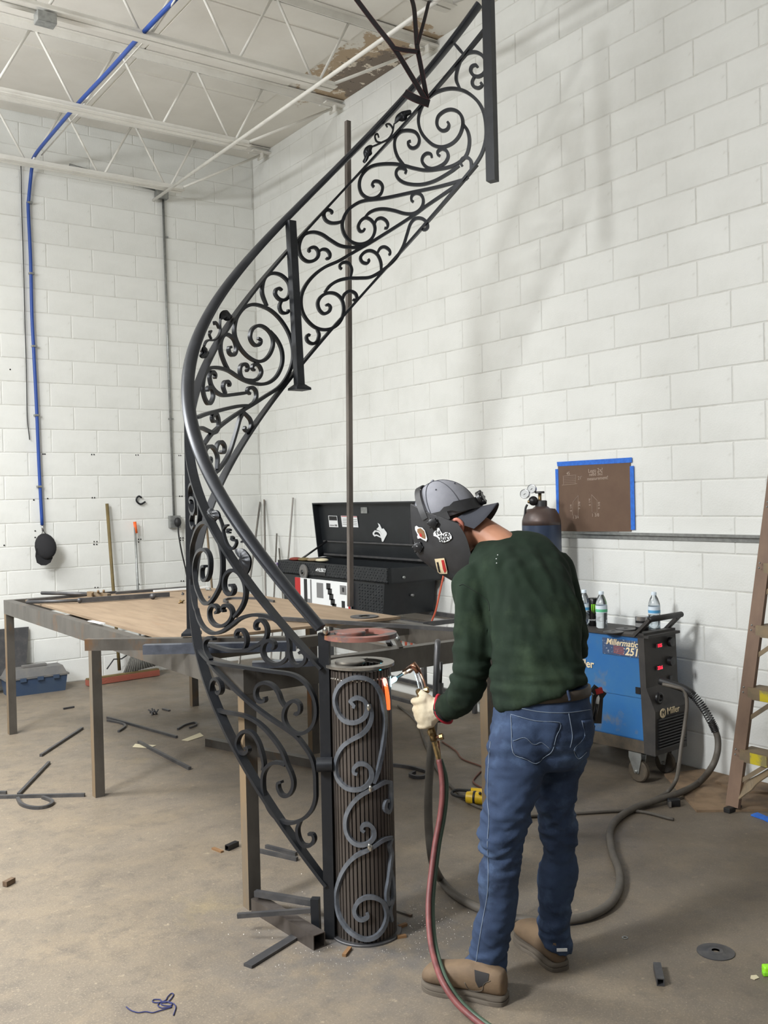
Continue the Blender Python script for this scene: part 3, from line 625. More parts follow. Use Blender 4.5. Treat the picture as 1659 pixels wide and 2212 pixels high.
# a few lengths of stock lying on the table
def bar_thing(name, a, b, w, h, m, label, cat='bar', hollow=0, up=(0, 0, 1), group=None):
    return MB().bar(a, b, w, h, up=up, hollow=hollow).build(name, m, label=label, cat=cat, group=group)
zt2 = TZ+.017
zc = TZ+.0255+.001
a = fl(187, 1392, zc); b = fl(640, 1387, zc)
bar_thing('square_tube', a, b, .045, .05, 'tube_steel', 'square steel tube laid across the table with a post foot standing on it', 'tube', .004)
a = fl(311, 1402.5, TZ+.021); b = fl(640, 1395, TZ+.021)
bar_thing('flat_bar', a, b, .045, .04, 'bright_steel', 'bright bluish steel bar lying in front of the square tube', 'bar')
a = fl(545, 1436, TZ+.013); b = fl(690, 1430, TZ+.013)
bar_thing('flat_bar', a, b, .05, .024, 'bright_steel', 'short bright bar lying on the front corner of the table', 'bar')
a = fl(560, 1333, zt2+.012); b = fl(1000, 1361, zt2+.012)
bar_thing('square_bar', a, b, .018, .018, 'dark_steel', 'long thin dark bar lying across plywood towards the welder', 'bar')
a = fl(25, 1301, TZ+.016); b = fl(170, 1297, TZ+.022); c2 = fl(365, 1284, TZ+.03)
a.y = max(a.y, -5); cl1 = thing('bar_clamp', a, 'long dark steel bar clamp lying on the near left table corner', 'clamp', 'clamps on the table')
A_, B_, C_ = fl(57, 1301, TZ+.030), fl(172, 1297, TZ+.034), fl(366, 1284, TZ+.036)
MB().tube([A_, B_], .011, 8).build('pipe', 'dark_steel', cl1, True); MB().bar(B_, C_, .02, .03).build('rail', 'dark_steel', cl1); MB().sph(B_, .017).build('collar', 'dark_steel', cl1, True); MB().sph(fl(330, 1288, TZ+.036), .02).build('jaw', 'dark_steel', cl1, True)
cl2 = thing('bar_clamp', fl(90, 1282, TZ+.05), 'pipe clamp with a rusty jaw lying behind the other clamp', 'clamp', 'clamps on the table')
A_, B_, C_ = fl(90, 1281, TZ+.045), fl(192, 1283, TZ+.045), fl(236, 1288, TZ+.04)
MB().tube([A_, B_], .012, 8).build('pipe', 'dark_steel', cl2, True); MB().bar(B_, C_, .03, .035).build('jaw', 'rust_steel', cl2)
for x, y in ((200, 1280), (212, 1277), (224, 1276)): MB().cyl(fl(x, y+6, TZ+.04), fl(x, y, TZ+.075), .008, 8).build('screw', 'rust_steel', cl2, True)
MB().bar(fl(60, 1297, TZ+.024), fl(250, 1279, TZ+.024), .02, .016).build('angle_bar', 'dark_steel', label='dark bar lying along the back edge of the table', cat='bar')
MB().bar(fl(250, 1281, TZ+.024), fl(405, 1270, TZ+.024), .02, .016).build('angle_bar', 'dark_steel', label='dark bar at the back edge of table beside the white strip', cat='bar')
MB().bar(fl(332, 1277, TZ+.03), fl(450, 1268, TZ+.03), .02, .012).build('white_strip', 'white_print', label='white plastic strip lying at the back of the table', cat='strip')
MB().bar(fl(195, 1341, zp+.012), fl(222, 1347, zp+.012), .03, .003).build('white_strip', 'white_print', label='short white scrap in the gap beside the plywood', cat='strip')
# little offcuts and hardware
def knot(x, y, z, label, m='dark_steel', s=.02):
    t = thing('hardware_bit', fl(x, y, z), label, 'hardware', 'small hardware on the table')
    for k in range(3):
        d = V((random.uniform(-1, 1), random.uniform(-1, 1), random.uniform(0, .5)))*s
        MB().cyl(fl(x, y, z+s*.4)-d, fl(x, y, z+s*.4)+d, s*.25, 8).build('pin', m, t, True)
knot(392, 1300, zp+.013, 'brassy twisted drill bits beside the left railing post', 'brass', .022)
knot(395, 1283, zp+.013, 'dark clips lying behind the drill bits on plywood', 'dark_steel', .018)
knot(450, 1273, zp+.013, 'grey clamp end lying by the white strip', 'galv', .02)
knot(452, 1290, zp+.013, 'small dark hook on plywood seen through big scroll', 'dark_steel', .014)
knot(440, 1297, zp+.013, 'small grey nuts on plywood behind the scroll', 'galv', .012)
def floor_scroll(name, pts, z, w, h, m, label, cat='scroll', closed=False):
    P = [fl(x, y, z+h/2) for x, y in pts]; P = [V(p) for p in crom(P, step=.012)]
    return MB().sweep(P, [V((0, 0, 1))]*len(P), w, h).build(name, m, label=label, cat=cat)
floor_scroll('forged_scroll', [(492, 1301), (484, 1298), (494, 1293), (520, 1292), (560, 1293), (592, 1299)], zp+.013, .014, .014, 'dark_steel', 'dark forged scroll lying on the plywood behind railing')
c0 = fl(787, 1333, zp+.013); MB().lathe([(.03, 0), (.075, 0), (.075, .006), (.03, .006)], c0, 24, cap=False).build('ring_washer', 'dark_steel', None, False, label='dark flat ring washer lying on the plywood corner', cat='washer')
# tall pole standing on the table
pb = fl(757, 1310, zp+.013); dp_ = dep(pb); pt = at(751, 262, dp_)
MB().bar(pb, pt, .0275, .0275, up=(0, 1, 0)).build('steel_pole', 'pole_steel', label='tall bare steel tube standing upright on the work table', cat='pole')
# spring clamp on the front beam
gc = fl(862, 1392, TZ); t = thing('locking_clamp', gc, 'steel locking clamp biting the front beam beside newel', 'clamp')
MB().bar(fl(850, 1365, TZ+.06), fl(866, 1400, TZ-.0), .02, .012).build('upper_jaw', 'tube_steel', t); MB().bar(fl(838, 1385, TZ+.02), fl(848, 1402, TZ-.03), .02, .012).build('lower_jaw', 'dark_steel', t); MB().cyl(fl(850, 1366, TZ+.06), fl(860, 1380, TZ+.05), .01, 8).build('pivot', 'galv', t, True)
# braces left on the floor round the newel
bar_thing('square_tube', V((-2.85, -5.275, .026)), fl(690, 2033, .026), .05, .052, 'raw_bar', 'rusty hollow square tube lying on floor from table leg to newel', 'tube', .003)
bar_thing('square_bar', fl(513, 1978, .07), fl(672, 1966, .09), .016, .016, 'dark_steel', 'thin square bar propped across the hollow tube', 'bar')
bar_thing('square_bar', fl(552, 1929, .075), fl(676, 1950, .075), .022, .022, 'dark_steel', 'dark bar running from table leg to newel post foot', 'bar')
bar_thing('flat_bar', fl(535, 2087, .005), fl(640, 2022, .005), .036, .01, 'dark_steel', 'flat bar lying on the floor in front of hollow tube', 'bar')
bar_thing('square_bar', fl(553, 1836, .008), fl(642, 1856, .008), .016, .016, 'dark_steel', 'thin bar with bright end on floor under the scrolls', 'bar')
bar_thing('square_bar', fl(575, 1828, .008), fl(640, 1845, .008), .016, .016, 'dark_steel', 'short dull bar just behind the bright ended bar', 'bar')
bar_thing('square_tube', fl(490, 1832, .012), fl(512, 1822, .012), .024, .024, 'black_plastic', 'short black tube end beside the front table leg', 'tube', .003)
bar_thing('offcut', fl(460, 1832, .004), fl(480, 1840, .004), .016, .008, 'offcut_rust', 'rusty sliver on floor left of the front table leg', 'offcut')
bar_thing('square_tube', fl(450, 1602, .025), fl(700, 1652, .025), .055, .05, 'tube_steel', 'grey steel tube lying on the floor under the table', 'tube', .003)
for i, (a, b) in enumerate((((861, 2002), (878, 1996)), ((858, 2024), (877, 2021)), ((743, 2064), (756, 2047)))):
    bar_thing('offcut', fl(*a, .005), fl(*b, .005), .014, .009, 'offcut_rust', ['small rusty offcut farthest right beside the column base', 'small rusty offcut nearer the camera right of the base', 'small rusty offcut in front of the column base'][i], 'offcut', group='rusty offcuts')
bar_thing('offcut', fl(850, 1965, .005), fl(889, 1978, .005), .012, .008, 'tube_steel', 'grey sliver of steel behind the column base', 'offcut')
# lengths of bar scattered over the floor, left
FB = [((88, 1632), (178, 1573), .016, 'black square bar on floor between two left table legs'), ((40, 1716), (106, 1647), .016, 'dark bar with a twisted end above the floor scroll'), ((-30, 1722), (183, 1717), .018, 'long grey bar lying across the floor scroll at the left edge'), ((300, 1603), (410, 1660), .018, 'dark bar with bright end lying on the paper tag'), ((232, 1550), (382, 1592), .016, 'long bar on floor behind the second table leg'), ((137, 1531), (160, 1527), .014, 'very short black offcut on floor near blue toolbox')]
for a, b, w, lb in FB: bar_thing('square_bar', fl(*a, w/2), fl(*b, w/2), w, w, 'dark_steel', lb, 'bar')
floor_scroll('forged_scroll', [(92, 1722), (108, 1728), (114, 1733), (104, 1741), (84, 1745), (62, 1743), (45, 1736), (38, 1724)], 0, .016, .016, 'dark_steel', 'curved dark forged piece under the long bar on floor')
floor_scroll('forged_scroll', [(-12, 1712), (14, 1712)], 0, .016, .016, 'dark_steel', 'dark bar end poking in at the left edge')
floor_scroll('forged_scroll', [(232, 1556), (262, 1562), (270, 1569), (256, 1580)], 0, .014, .014, 'dark_steel', 'bent dark piece by the second table leg')
floor_scroll('bent_strip', [(384, 1575), (400, 1566), (420, 1561), (424, 1566), (410, 1572)], 0, .012, .014, 'dark_steel', 'bent black strip near the paper tags')
floor_scroll('forged_scroll', [(842, 1652), (880, 1656), (908, 1663), (922, 1668), (918, 1677), (900, 1679), (886, 1674), (896, 1668)], 0, .018, .018, 'dark_steel', 'dark forged scroll on floor right of the column')
for i, (p, lb) in enumerate((([(392, 1599), (432, 1583), (440, 1590), (406, 1601)], 'cream paper tag with a string hole'), ([(286, 1614), (292, 1607), (338, 1610), (322, 1616)], 'cream paper tag under the dark bar'))):
    MB().prism([fl(x, y, .002) for x, y in p], (0, 0, .0012)).build('paper_tag', 'paper', label=lb, cat='tag', group='paper tags on the floor')
t = thing('scrap_cluster', fl(330, 1538), 'small heap of dark welding scrap on the floor under table', 'scrap')
for k in range(5):
    d = V((random.uniform(-1, 1), random.uniform(-1, 1), random.uniform(0, 1)))*.025; q = fl(330+random.uniform(-12, 14), 1538, .02); MB().cyl(q-d, q+d, .006, 6).build('bit', 'dark_steel', t, True)
bar_thing('offcut', fl(352, 1531, .006), fl(366, 1535, .006), .02, .01, 'dark_steel', 'dark flat offcut right of the scrap heap', 'offcut')
bar_thing('offcut', fl(10, 1910, .012), fl(29, 1900, .012), .022, .02, 'ply_edge', 'short brown block at the left edge of floor', 'offcut')
# bits on the floor, right
t = MB().lathe([(.013, .0), (.062, .0), (.062, .003), (.03, .0035), (.024, .007), (.013, .007)], fl(1546, 2057), 32, cap=False).build('cutting_disc', 'hardboard', None, True, sharp=30, label='worn dark cutting disc lying flat on the floor', cat='disc'); t.data.materials[0] = MATS['dark_steel']
o = MB().bar(fl(1419, 2086, .013), fl(1427, 2122, .013), .024, .024, hollow=.003).build('square_tube', 'dark_steel', label='short hollow tube offcut near the cutting disc', cat='tube')
g = thing('green_tool', fl(1668, 2095), 'bright green plastic tool end at the right edge of floor', 'tool'); MB().box(fl(1668, 2095, .015), (.06, .03, .03), X=(.8, -.6, 0), Y=(.6, .8, 0), bev=.006).build('body', 'green_plastic', g, True); MB().box(fl(1664, 2102, .008), (.05, .02, .016), X=(.8, -.6, 0), Y=(.6, .8, 0), bev=.004).build('cap', 'neon_green', g, True)
MB().prism([fl(x, y, .001) for x, y in ((1622, 2108), (1634, 2107), (1640, 2113), (1630, 2117), (1621, 2114))], (0, 0, .002)).build('paper_scrap', 'paper', label='tiny pale scrap beside the green tool', cat='scrap')
MB().lathe([(.006, 0), (.011, 0), (.011, .002), (.006, .002)], fl(1350, 2026), 16, cap=False).build('washer', 'galv', label='small steel washer on the floor right of the boots', cat='washer')
P = [fl(240+x/6.9125, 2080+y/6.9125, .003) for x, y in ((225, 655), (290, 705), (400, 740), (520, 728), (620, 742), (720, 715), (870, 670), (905, 655), (860, 660), (760, 672), (700, 640), (720, 595), (800, 580), (890, 600), (895, 640), (780, 632), (745, 600), (850, 580), (930, 480), (900, 455), (840, 510), (810, 560), (700, 592), (620, 580), (640, 548), (730, 548), (760, 575), (890, 590), (965, 650), (930, 780))]
MB().tube([V(p) for p in crom(P, n=5)], .0018, 6).build('thread', 'thread', None, True, label='tangle of dark blue string on the concrete floor', cat='string')
MB().prism([fl(x, y, .001) for x, y in ((1622, 1762), (1636, 1757), (1662, 1768), (1662, 1778), (1648, 1771))], (0, 0, .006)).build('tape_scrap', 'blue_tape', label='crumpled blue tape scrap on the floor near the ladder', cat='tape')
# spatter and grinding grit about the newel
gr = MB()
for k in range(600):
    a = random.uniform(0, 6.28); r = .13+abs(random.gauss(0, .16)); x, y = CC[0]+r*math.cos(a)*1.2, CC[1]-.03+r*math.sin(a); s = random.uniform(.0006, .0026)
    gr.add([(x-s, y, .0002), (x, y-s, .0002), (x+s, y+s, .0002), (x, y, s*1.2)], [(0, 1, 3), (1, 2, 3), (2, 0, 3)])
gr.build('metal_grit', 'plate', label='fine bright metal grit scattered round the column base', cat='grit', kind='stuff')
# ================================================================ left wall
t = thing('electrical_conduit', wl(375, 1130, -.02), 'grey metal conduit down the left wall with a junction box on top', 'conduit')
MB().tube([wl(352, 428, -.02), wl(363, 760, -.02), wl(376, 1118, -.02)], .0115, 10).build('pipe', 'galv', t, True)
b0 = wl(349, 421, -.035); MB().box(b0, (.115, .06, .075), bev=.004).build('junction_box', 'galv', t)
MB().tube([wl(150, 356, -.02), wl(335, 410, -.02)], .0115, 10).build('branch_pipe', 'galv', t, True)
for y in (512, 905): MB().box(wl(358 if y < 600 else 369, y, -.012), (.05, .012, .014)).build('strap', 'galv', t)
b1 = wl(377, 1127, -.03); ob = MB().box(b1, (.105, .05, .115), bev=.004).build('outlet_box', 'galv', t); MB().sph(wl(384, 1128, -.075), (.034, .03, .045)).build('plug', 'black_rubber', ob, True)
MB().tube([V(p) for p in crom([wl(385, 1138, -.075), wl(386, 1155, -.075), wl(392, 1190, -.07), wl(402, 1235, -.06), wl(407, 1270, -.05)], n=8)], .0075, 8).build('power_cord', 'black_rubber', None, True, label='black power cord hanging from the wall outlet plug', cat='cord')
bx = thing('ceiling_box', wl(98, 42, -2.925), 'small grey electrical box hung on the third joist', 'box'); MB().box(wl(98, 42, -2.94), (.11, .08, .06), bev=.004).build('body', 'galv', bx); MB().tube([wl(80, 27, -2.93), wl(0, 6, -2.93), wl(-60, -14, -2.93)], .011, 8).build('pipe', 'paint_steel', bx, True)
# blue air hose: over the joists, then down the wall
hz = thing('air_hose', wl(92, 1140, -.03), 'blue air hose hanging down the left wall to a coupling', 'hose')
P = [wl(383, -6, -3.3), wl(310, 70, -2.925), wl(240, 148, -2.3), wl(172, 220, -1.643), wl(120, 280, -1.0), wl(76, 335, -.36), wl(69, 362, -.08), wl(62, 430, -.035), wl(61, 450, -.03), wl(66, 560, -.03), wl(69, 680, -.03), wl(73, 760, -.03), wl(79, 880, -.03), wl(84, 1000, -.03), wl(91, 1134, -.03)]
MB().tube([V(p) for p in crom(P, n=8)], .0145, 12).build('tube', 'blue_hose', hz, True)
for x, y in ((64, 438), (68, 591), (74, 748), (79, 897), (85, 1051)): MB().box(wl(x, y, -.03), (.045, .04, .018), bev=.004).build('clip', 'galv', hz)
MB().tube([wl(91, 1134, -.03), wl(93, 1148, -.03)], .011, 10).build('coupling', 'chrome', hz, True)
MB().tube([V((x, y, z)) for x, y, z in [wl(378, 0, -3.3), wl(330, 70, -2.9), wl(205, 205, -1.66), wl(90, 335, -.37)]], .006, 6).build('guide_wire', 'paint_steel', hz, True)
MB().tube([V(p) for p in crom([wl(45, 350, -.02), wl(47, 450, -.02), wl(51, 580, -.02), wl(54, 700, -.02), wl(57, 800, -.02), wl(59, 900, -.02), wl(64, 950, -.02)], n=6)], .004, 6).build('wall_cable', 'black_rubber', None, True, label='thin black cable hanging loose left of the blue hose', cat='cable')
# cap on the coupling
K = wl(97, 1185, -.10); cp = thing('baseball_cap', K, 'black baseball cap hanging from the blue hose coupling', 'cap')
mb = MB(); R = []
for i in range(11):
    a = math.pi/2*i/10; r = math.cos(a); h = math.sin(a)
    R.append([K+V((-.005, 0, .02))+V((.086*max(r, .03)*math.cos(q)+.03*h, -.02-.07*h*.9+.02*math.sin(q)*r, .112*max(r, .03)*math.sin(q)-.01*h)) for q in (2*math.pi*k/20 for k in range(20))])
mb.rings(R).build('crown', 'black_cloth', cp, True)
bill = [K+V((x, -.045-.012*math.sin(i*.5), z)) for i, (x, z) in enumerate(((-.085, .01), (-.095, -.06), (-.085, -.115), (-.05, -.14), (-.01, -.142), (.03, -.12), (.052, -.08), (.04, -.05), (-.02, -.03)))]
MB().prism(bill, (0, .006, 0)).build('bill', 'black_cloth', cp)
MB().tube([wl(88, 1160, -.06), wl(93, 1146, -.04), wl(103, 1158, -.06)], .004, 6).build('strap', 'black_cloth', cp, True)
# C shaped scrap on a nail
MB().tube([V(p) for p in crom([wl(314, 1084, -.02), wl(304, 1089, -.02), wl(296, 1084, -.02), wl(295, 1077, -.02), wl(300, 1072, -.02), wl(306, 1075, -.02)], n=6)], .0085, 8).build('iron_hook', 'iron', None, True, label='small black C shaped iron hook on the left wall', cat='hook')
# broom handles, brooms, scrap board, toolbox
def stick(name, a, b, r, m, label, cat): return MB().tube([a, b], r, 10).build(name, m, None, True, label=label, cat=cat)
stick('wooden_pole', wl(231, 1088, -.04), wl(258, 1448, -.16), .0145, 'wood_stick', 'brown wooden pole leaning on the left wall above the brooms', 'pole')
t = thing('push_broom', fl(262, 1460), 'push broom with red bristles standing under the table', 'broom')
q0 = fl(188, 1475, .03); q1 = fl(341, 1452, .03); MB().bar(q0, q1, .07, .05).build('bristles', 'broom_red', t); MB().bar(q0+V((0, 0, .031)), q1+V((0, 0, .031)), .05, .012).build('block', 'wood_stick', t)
MB().tube([wl(291, 1128, -.05), wl(298, 1275, -.09), wl(305, 1440, -.16)], .011, 10).build('handle', 'galv', t, True); MB().tube([wl(291, 1127, -.05), wl(294, 1152, -.056)], .0145, 10).build('grip', 'orange_plastic', t, True)
t = thing('angle_broom', fl(300, 1455), 'grey fan shaped broom leaning against wall behind the push broom', 'broom')
f0 = [wl(x, y, -.22) for x, y in ((276, 1424), (284, 1412), (318, 1402), (340, 1420), (353, 1432), (330, 1447), (300, 1452), (272, 1455))]
mb = MB(); ce = sum(f0, V())/len(f0)
nst = 16
for k in range(nst):
    u = k/(nst-1); a = wl(286+34*u, 1412-8*math.sin(u*3), -.2); b = wl(268+84*u, 1456-22*u, -.24); mb.tube([a, b], [.008, .012], 6)
mb.build('bristles', 'broom_grey', t, True); MB().bar(wl(282, 1412, -.2), wl(322, 1402, -.2), .05, .03).build('head', 'black_plastic', t)
MB().tube([wl(282, 1410, -.2), wl(263, 1423, -.16), wl(246, 1424, -.16), wl(231, 1445, -.2)], .006, 8).build('bracket', 'black_rubber', t, True)
sb = [wl(-30, 1362, -.03), wl(62, 1354, -.03), wl(55, 1470, -.13), wl(-30, 1492, -.13)]
MB().prism(sb, (0, .012, 0)).build('scrap_board', 'dark_steel', label='dark sheet leaning against left wall behind the toolbox', cat='sheet')
tb0 = fl(90, 1488); t = thing('toolbox', V((-2.315, -.24, 0)), 'blue plastic toolbox with a grey lid on the floor', 'toolbox')
X = V((1, -.02, 0)); c0 = V((-2.315, -.24, 0)); w, d = .49, .21
def tap(z0, z1, w0, d0, w1, d1, nm, m, par=t):
    return MB().rings([[c0+V((i*w0/2, j*d0/2, z0)) for i, j in ((-1, -1), (1, -1), (1, 1), (-1, 1))], [c0+V((i*w1/2, j*d1/2, z1)) for i, j in ((-1, -1), (1, -1), (1, 1), (-1, 1))]]).build(nm, m, par)
tap(0, .135, w*.93, d*.9, w, d, 'body', 'toolbox_blue'); tap(.135, .15, w*1.06, d*1.08, w*1.06, d*1.08, 'rim', 'toolbox_grey'); tap(.15, .215, w*1.0, d, w*.88, d*.75, 'lid', 'toolbox_grey')
MB().box(c0+V((0, 0, .226)), (.2, .05, .022), bev=.005).build('handle', 'toolbox_grey', t)
for x in (-.12, .02, .15): MB().box(c0+V((x, -d*.55, .13)), (.05, .012, .03)).build('latch', 'toolbox_blue', t)
# steel stock leaning in the corner
LS = [(wr(633, 1075, -.03), wr(622, 1215, -.12), .016, 'narrow strip leaning by the truck box lid'), (wr(571, 1080, -.02), wr(574, 1330, -.25), .03, 'wide grey flat bar leaning in the wall corner'), (wl(562, 1085, -.03), wl(530, 1330, -.35), .026, 'flat bar leaning left of the wide one in corner'), (wr(598, 1153, -.03), wr(590, 1330, -.3), .014, 'short thin rod leaning in the corner'), (wr(603, 1185, -.03), wr(614, 1330, -.2), .014, 'short bar crossing low in the corner'), (wl(444, 1105, -.04), wl(462, 1320, -.3), .03, 'brown bar leaning behind the big railing scroll')]
for a, b, w, lb in LS: MB().bar(a, a+(b-a)*((a.z-.012)/(a.z-b.z)), w, .012, up=(.7, -.7, 0)).build('leaning_bar', 'rust_steel' if 'brown' in lb else 'tube_steel', label=lb, cat='bar', group='steel stock in the corner')
# ================================================================ right wall: black truck tool chest
t = thing('truck_tool_chest', (-.3, -2.09, .69), 'open black diamond plate truck tool chest against the right wall', 'tool chest')
y0, y1, xf, xb, zb_, zm, zt_ = -1.262, -2.912, -.52, -.02, .70, .943, 1.055
# upper tray: four walls and a floor
q = MB()
q.box((xf+.012, (y0+y1)/2, (zm+zt_)/2), (.024, y0-y1, zt_-zm)); q.box((xb-.012, (y0+y1)/2, (zm+zt_)/2), (.024, y0-y1, zt_-zm))
for y in (y0-.012, y1+.012): q.box(((xf+xb)/2, y, (zm+zt_)/2), (xb-xf, .024, zt_-zm))
q.box(((xf+xb)/2, (y0+y1)/2, zm+.006), (xb-xf, y0-y1, .012)); q.build('upper_body', 'box_black', t)
lo = [V((xf+.01, y, z)) for y, z in ((y0-.05, zm), (y1+.07, zm), (y1+.10, zb_), (y0-.08, zb_))]
MB().prism(lo, (xb-xf-.03, 0, 0)).build('lower_body', 'box_black', t)
dm = MB()
for i in range(44):                                             # diamond plate studs
    for j in range(5):
        y = y1+.02+.0365*i+(.018 if j % 2 else 0); z = zm+.014+.021*j
        if y > y0-.02: continue
        s = 1 if (i+j) % 2 else -1; dm.sph((xf-.001, y, z), (.003, .010, .0045), Y=(0, .8, .6*s), Z=(0, -.6*s, .8), n=6, m=4)
for i in range(9):
    for j in range(10):
        y = y1+.11+.0365*i; z = zb_+.02+.022*j; s = 1 if (i+j) % 2 else -1; dm.sph((xf+.008, y+.002*j*0, z), (.004, .010, .0045), Y=(0, .8, .6*s), Z=(0, -.6*s, .8), n=6, m=4)
dm.build('diamond_studs', 'box_black', t, True, kind='stuff')
Lx0, Lx1 = -.075, -.16                                          # lid leans back a little: top nearer the room
def lp(y, z, dx=0): f = (z-1.06)/.48; return V((-.03-.13*(1-f)*0-.05*f+dx, y, z))
q = MB(); q.prism([lp(y0, 1.06, -.03), lp(y1, 1.06, -.03), lp(y1, 1.538, -.03), lp(y0, 1.538, -.03)], (.03, 0, 0)); lidp = q.build('lid', 'box_black', t)
for nm, a, b, w in (('lid_rim', (y0, 1.538), (y1, 1.538), .05),): MB().bar(lp(a[0], a[1]-.006, -.055), lp(b[0], b[1]-.006, -.055), .06, .012).build(nm, 'box_black', lidp)
for y in (y0-.006, y1+.006): MB().bar(lp(y, 1.06, -.055), lp(y, 1.535, -.055), .012, .06, up=(1, 0, 0)).build('lid_side', 'box_black', lidp)
MB().bar(lp(y0-.06, 1.20, -.04), lp(y1+.02, 1.20, -.04), .02, .012).build('lid_stiffener', 'dark_steel', lidp); MB().bar(lp(y0-.06, 1.085, -.05), lp(y1+.02, 1.085, -.05), .02, .016).build('hinge_rail', 'dark_steel', lidp)
MB().cyl(lp(y0-.12, 1.20, -.05), V((xf+.16, y0-.08, 1.04)), .009, 8).build('gas_strut', 'black_plastic', lidp, True)
MB().box(lp(-2.0, 1.47, -.034), (.006, .09, .05)).build('latch', 'galv', lidp); MB().box(lp(-2.72, 1.46, -.034), (.006, .09, .05)).build('latch', 'galv', lidp)
# white emblem and stickers inside the lid
def lidpoly(pts, nm, m, dx=-.0345):
    P = []
    for x, y in pts:
        r = ray(x, y); k = (lp(-2, 1.3).x+dx-CAM.x)/r.x; p = CAM+r*k; f = (p.z-1.06)/.48; k = (lp(0, p.z).x+dx-CAM.x)/r.x; P.append(CAM+r*k)
    return MB().prism(P, (-.0012, 0, 0)).build(nm, m, lidp)
E6 = lambda x, y: (560+x/3.95, 1060+y/3.95)
lidpoly([E6(*p) for p in ((1012, 275), (1030, 288), (1046, 325), (1062, 322), (1088, 358), (1090, 372), (1058, 435), (1048, 434), (1042, 405), (1046, 370), (1030, 345), (1000, 330), (1022, 305))], 'emblem_ear', 'white_print')
lidpoly([E6(*p) for p in ((968, 360), (985, 338), (1008, 340), (1030, 348), (1046, 372), (1042, 404), (1030, 398), (1000, 385), (985, 392), (970, 375))], 'emblem_muzzle', 'white_print')
lidpoly([E6(*p) for p in ((982, 362), (995, 350), (1015, 356), (1030, 372), (1034, 390), (1014, 378), (1000, 372), (986, 376))], 'emblem_eye', 'box_black', -.0362)
lidpoly([E6(*p) for p in ((590, 212), (664, 215), (676, 312), (599, 309))], 'sticker', 'white_print'); lidpoly([E6(*p) for p in ((594, 216), (660, 219), (664, 254), (598, 252))], 'sticker_head', 'black_plastic', -.0362); lidpoly([E6(*p) for p in ((603, 290), (640, 292), (641, 300), (604, 298))], 'sticker_line', 'grey_print', -.0362)
lidpoly([E6(*p) for p in ((644, 288), (664, 289), (666, 304), (646, 302))], 'sticker_line', 'grey_print', -.0362)
lidpoly([E6(*p) for p in ((697, 213), (834, 218), (847, 313), (710, 308))], 'sticker', 'white_print'); lidpoly([E6(*p) for p in ((700, 216), (834, 221), (835, 226), (701, 221))], 'sticker_line', 'red_print', -.0362)
for k in range(4): lidpoly([E6(*p) for p in ((712, 240+15*k), (832, 245+15*k), (833, 249+15*k), (713, 244+15*k))], 'sticker_line', 'grey_print', -.0362)
MB().box((xf-.003, -1.97, 1.0), (.006, .15, .085)).build('name_plate', 'black_plastic', t); text('HUSKY', 'name_letters', 'white_print', t, (xf-.0065, -1.992, 1.0), (0, -1, 0), (0, 0, 1), .042, bold=.0006)
MB().prism([V((xf-.0065, -1.908-.009*x, .997+.009*y)) for x, y in ((0, -1), (1.5, .2), (2, 1.4), (.8, 1.2), (-.8, 0))], (-.001, 0, 0)).build('name_emblem', 'white_print', t)
MB().lathe([(.0, 0), (.062, 0), (.062, .012), (.03, .014), (.028, .02), (0, .02)], (xf-.004, -1.715, .975), 24, axis=(-1, 0, 0)).build('lock_disc', 'toolbox_grey', t, True, sharp=30); MB().cyl((xf-.004, -1.715, .975), (xf-.03, -1.715, .975), .018, 14).build('lock_barrel', 'black_plastic', t, True)
for y, z in ((-2.905, .985),): MB().cyl((xf+.13, y1-.001, z), (xf+.13, y1-.012, z), .011, 12).build('rivet', 'galv', t, True)
MB().cyl((xf+.26, y1+.085, .84), (xf+.26, y1+.06, .84), .011, 12).build('rivet', 'galv', t, True)
# printed carton panel under the band
pc = thing('printed_carton', (xf-.02, -1.97, .69), 'torn white and red printed carton in front of the tool chest', 'carton')
def cart(ya, yb, za, zb, nm, m, dx): MB().box((xf-.012-dx, (ya+yb)/2, (za+zb)/2), (.006 if nm != 'panel' else .012, abs(ya-yb), zb-za)).build(nm, m, pc)
cart(-1.585, -2.415, .69, .925, 'panel', 'white_print', 0); cart(-1.585, -1.67, .69, .925, 'red_band', 'red_print', .005); cart(-2.395, -2.416, .69, .925, 'red_band', 'red_print', .005)
cart(-1.73, -1.78, .70, .92, 'photo', 'black_plastic', .005); cart(-1.83, -1.85, .70, .92, 'photo', 'grey_print', .005)
cart(-1.785, -1.825, .70, .76, 'photo', 'grey_print', .0052); cart(-1.93, -2.03, .78, .90, 'print_block', 'grey_print', .0045)
for a, z in ((-2.08, .88), (-2.1, .84), (-2.12, .8), (-2.14, .76), (-2.16, .725)): cart(a, a-.06, z-.025, z+.025, 'photo', 'black_plastic', .005)
cart(-2.28, -2.37, .83, .90, 'photo', 'grey_print', .005); cart(-2.30, -2.345, .70, .78, 'photo', 'black_plastic', .005); cart(-2.315, -2.34, .85, .885, 'photo', 'black_plastic', .0065)
gl = thing('work_gloves', (-.42, -1.5, 1.055), 'worn work gloves lying over the tool chest edge', 'gloves')
for k, (y, m_) in enumerate(((-1.45, 'ply_red'), (-1.56, 'wood_stick'), (-1.68, 'ladder_step'), (-1.78, 'paper'))): MB().sph((-.45+.02*k, y, 1.066), (.05, .07, .016)).build('glove', m_, gl, True)
MB().box((-.5, -1.22, .98), (.12, .05, .1), bev=.01).build('shop_rag', 'bottle_label', label='purple and white rag hanging off the chest end', cat='rag').data.materials[0] = mat('rag', L(110, 90, 140), .9, 0, L(210, 206, 214), 30, .45, .55)
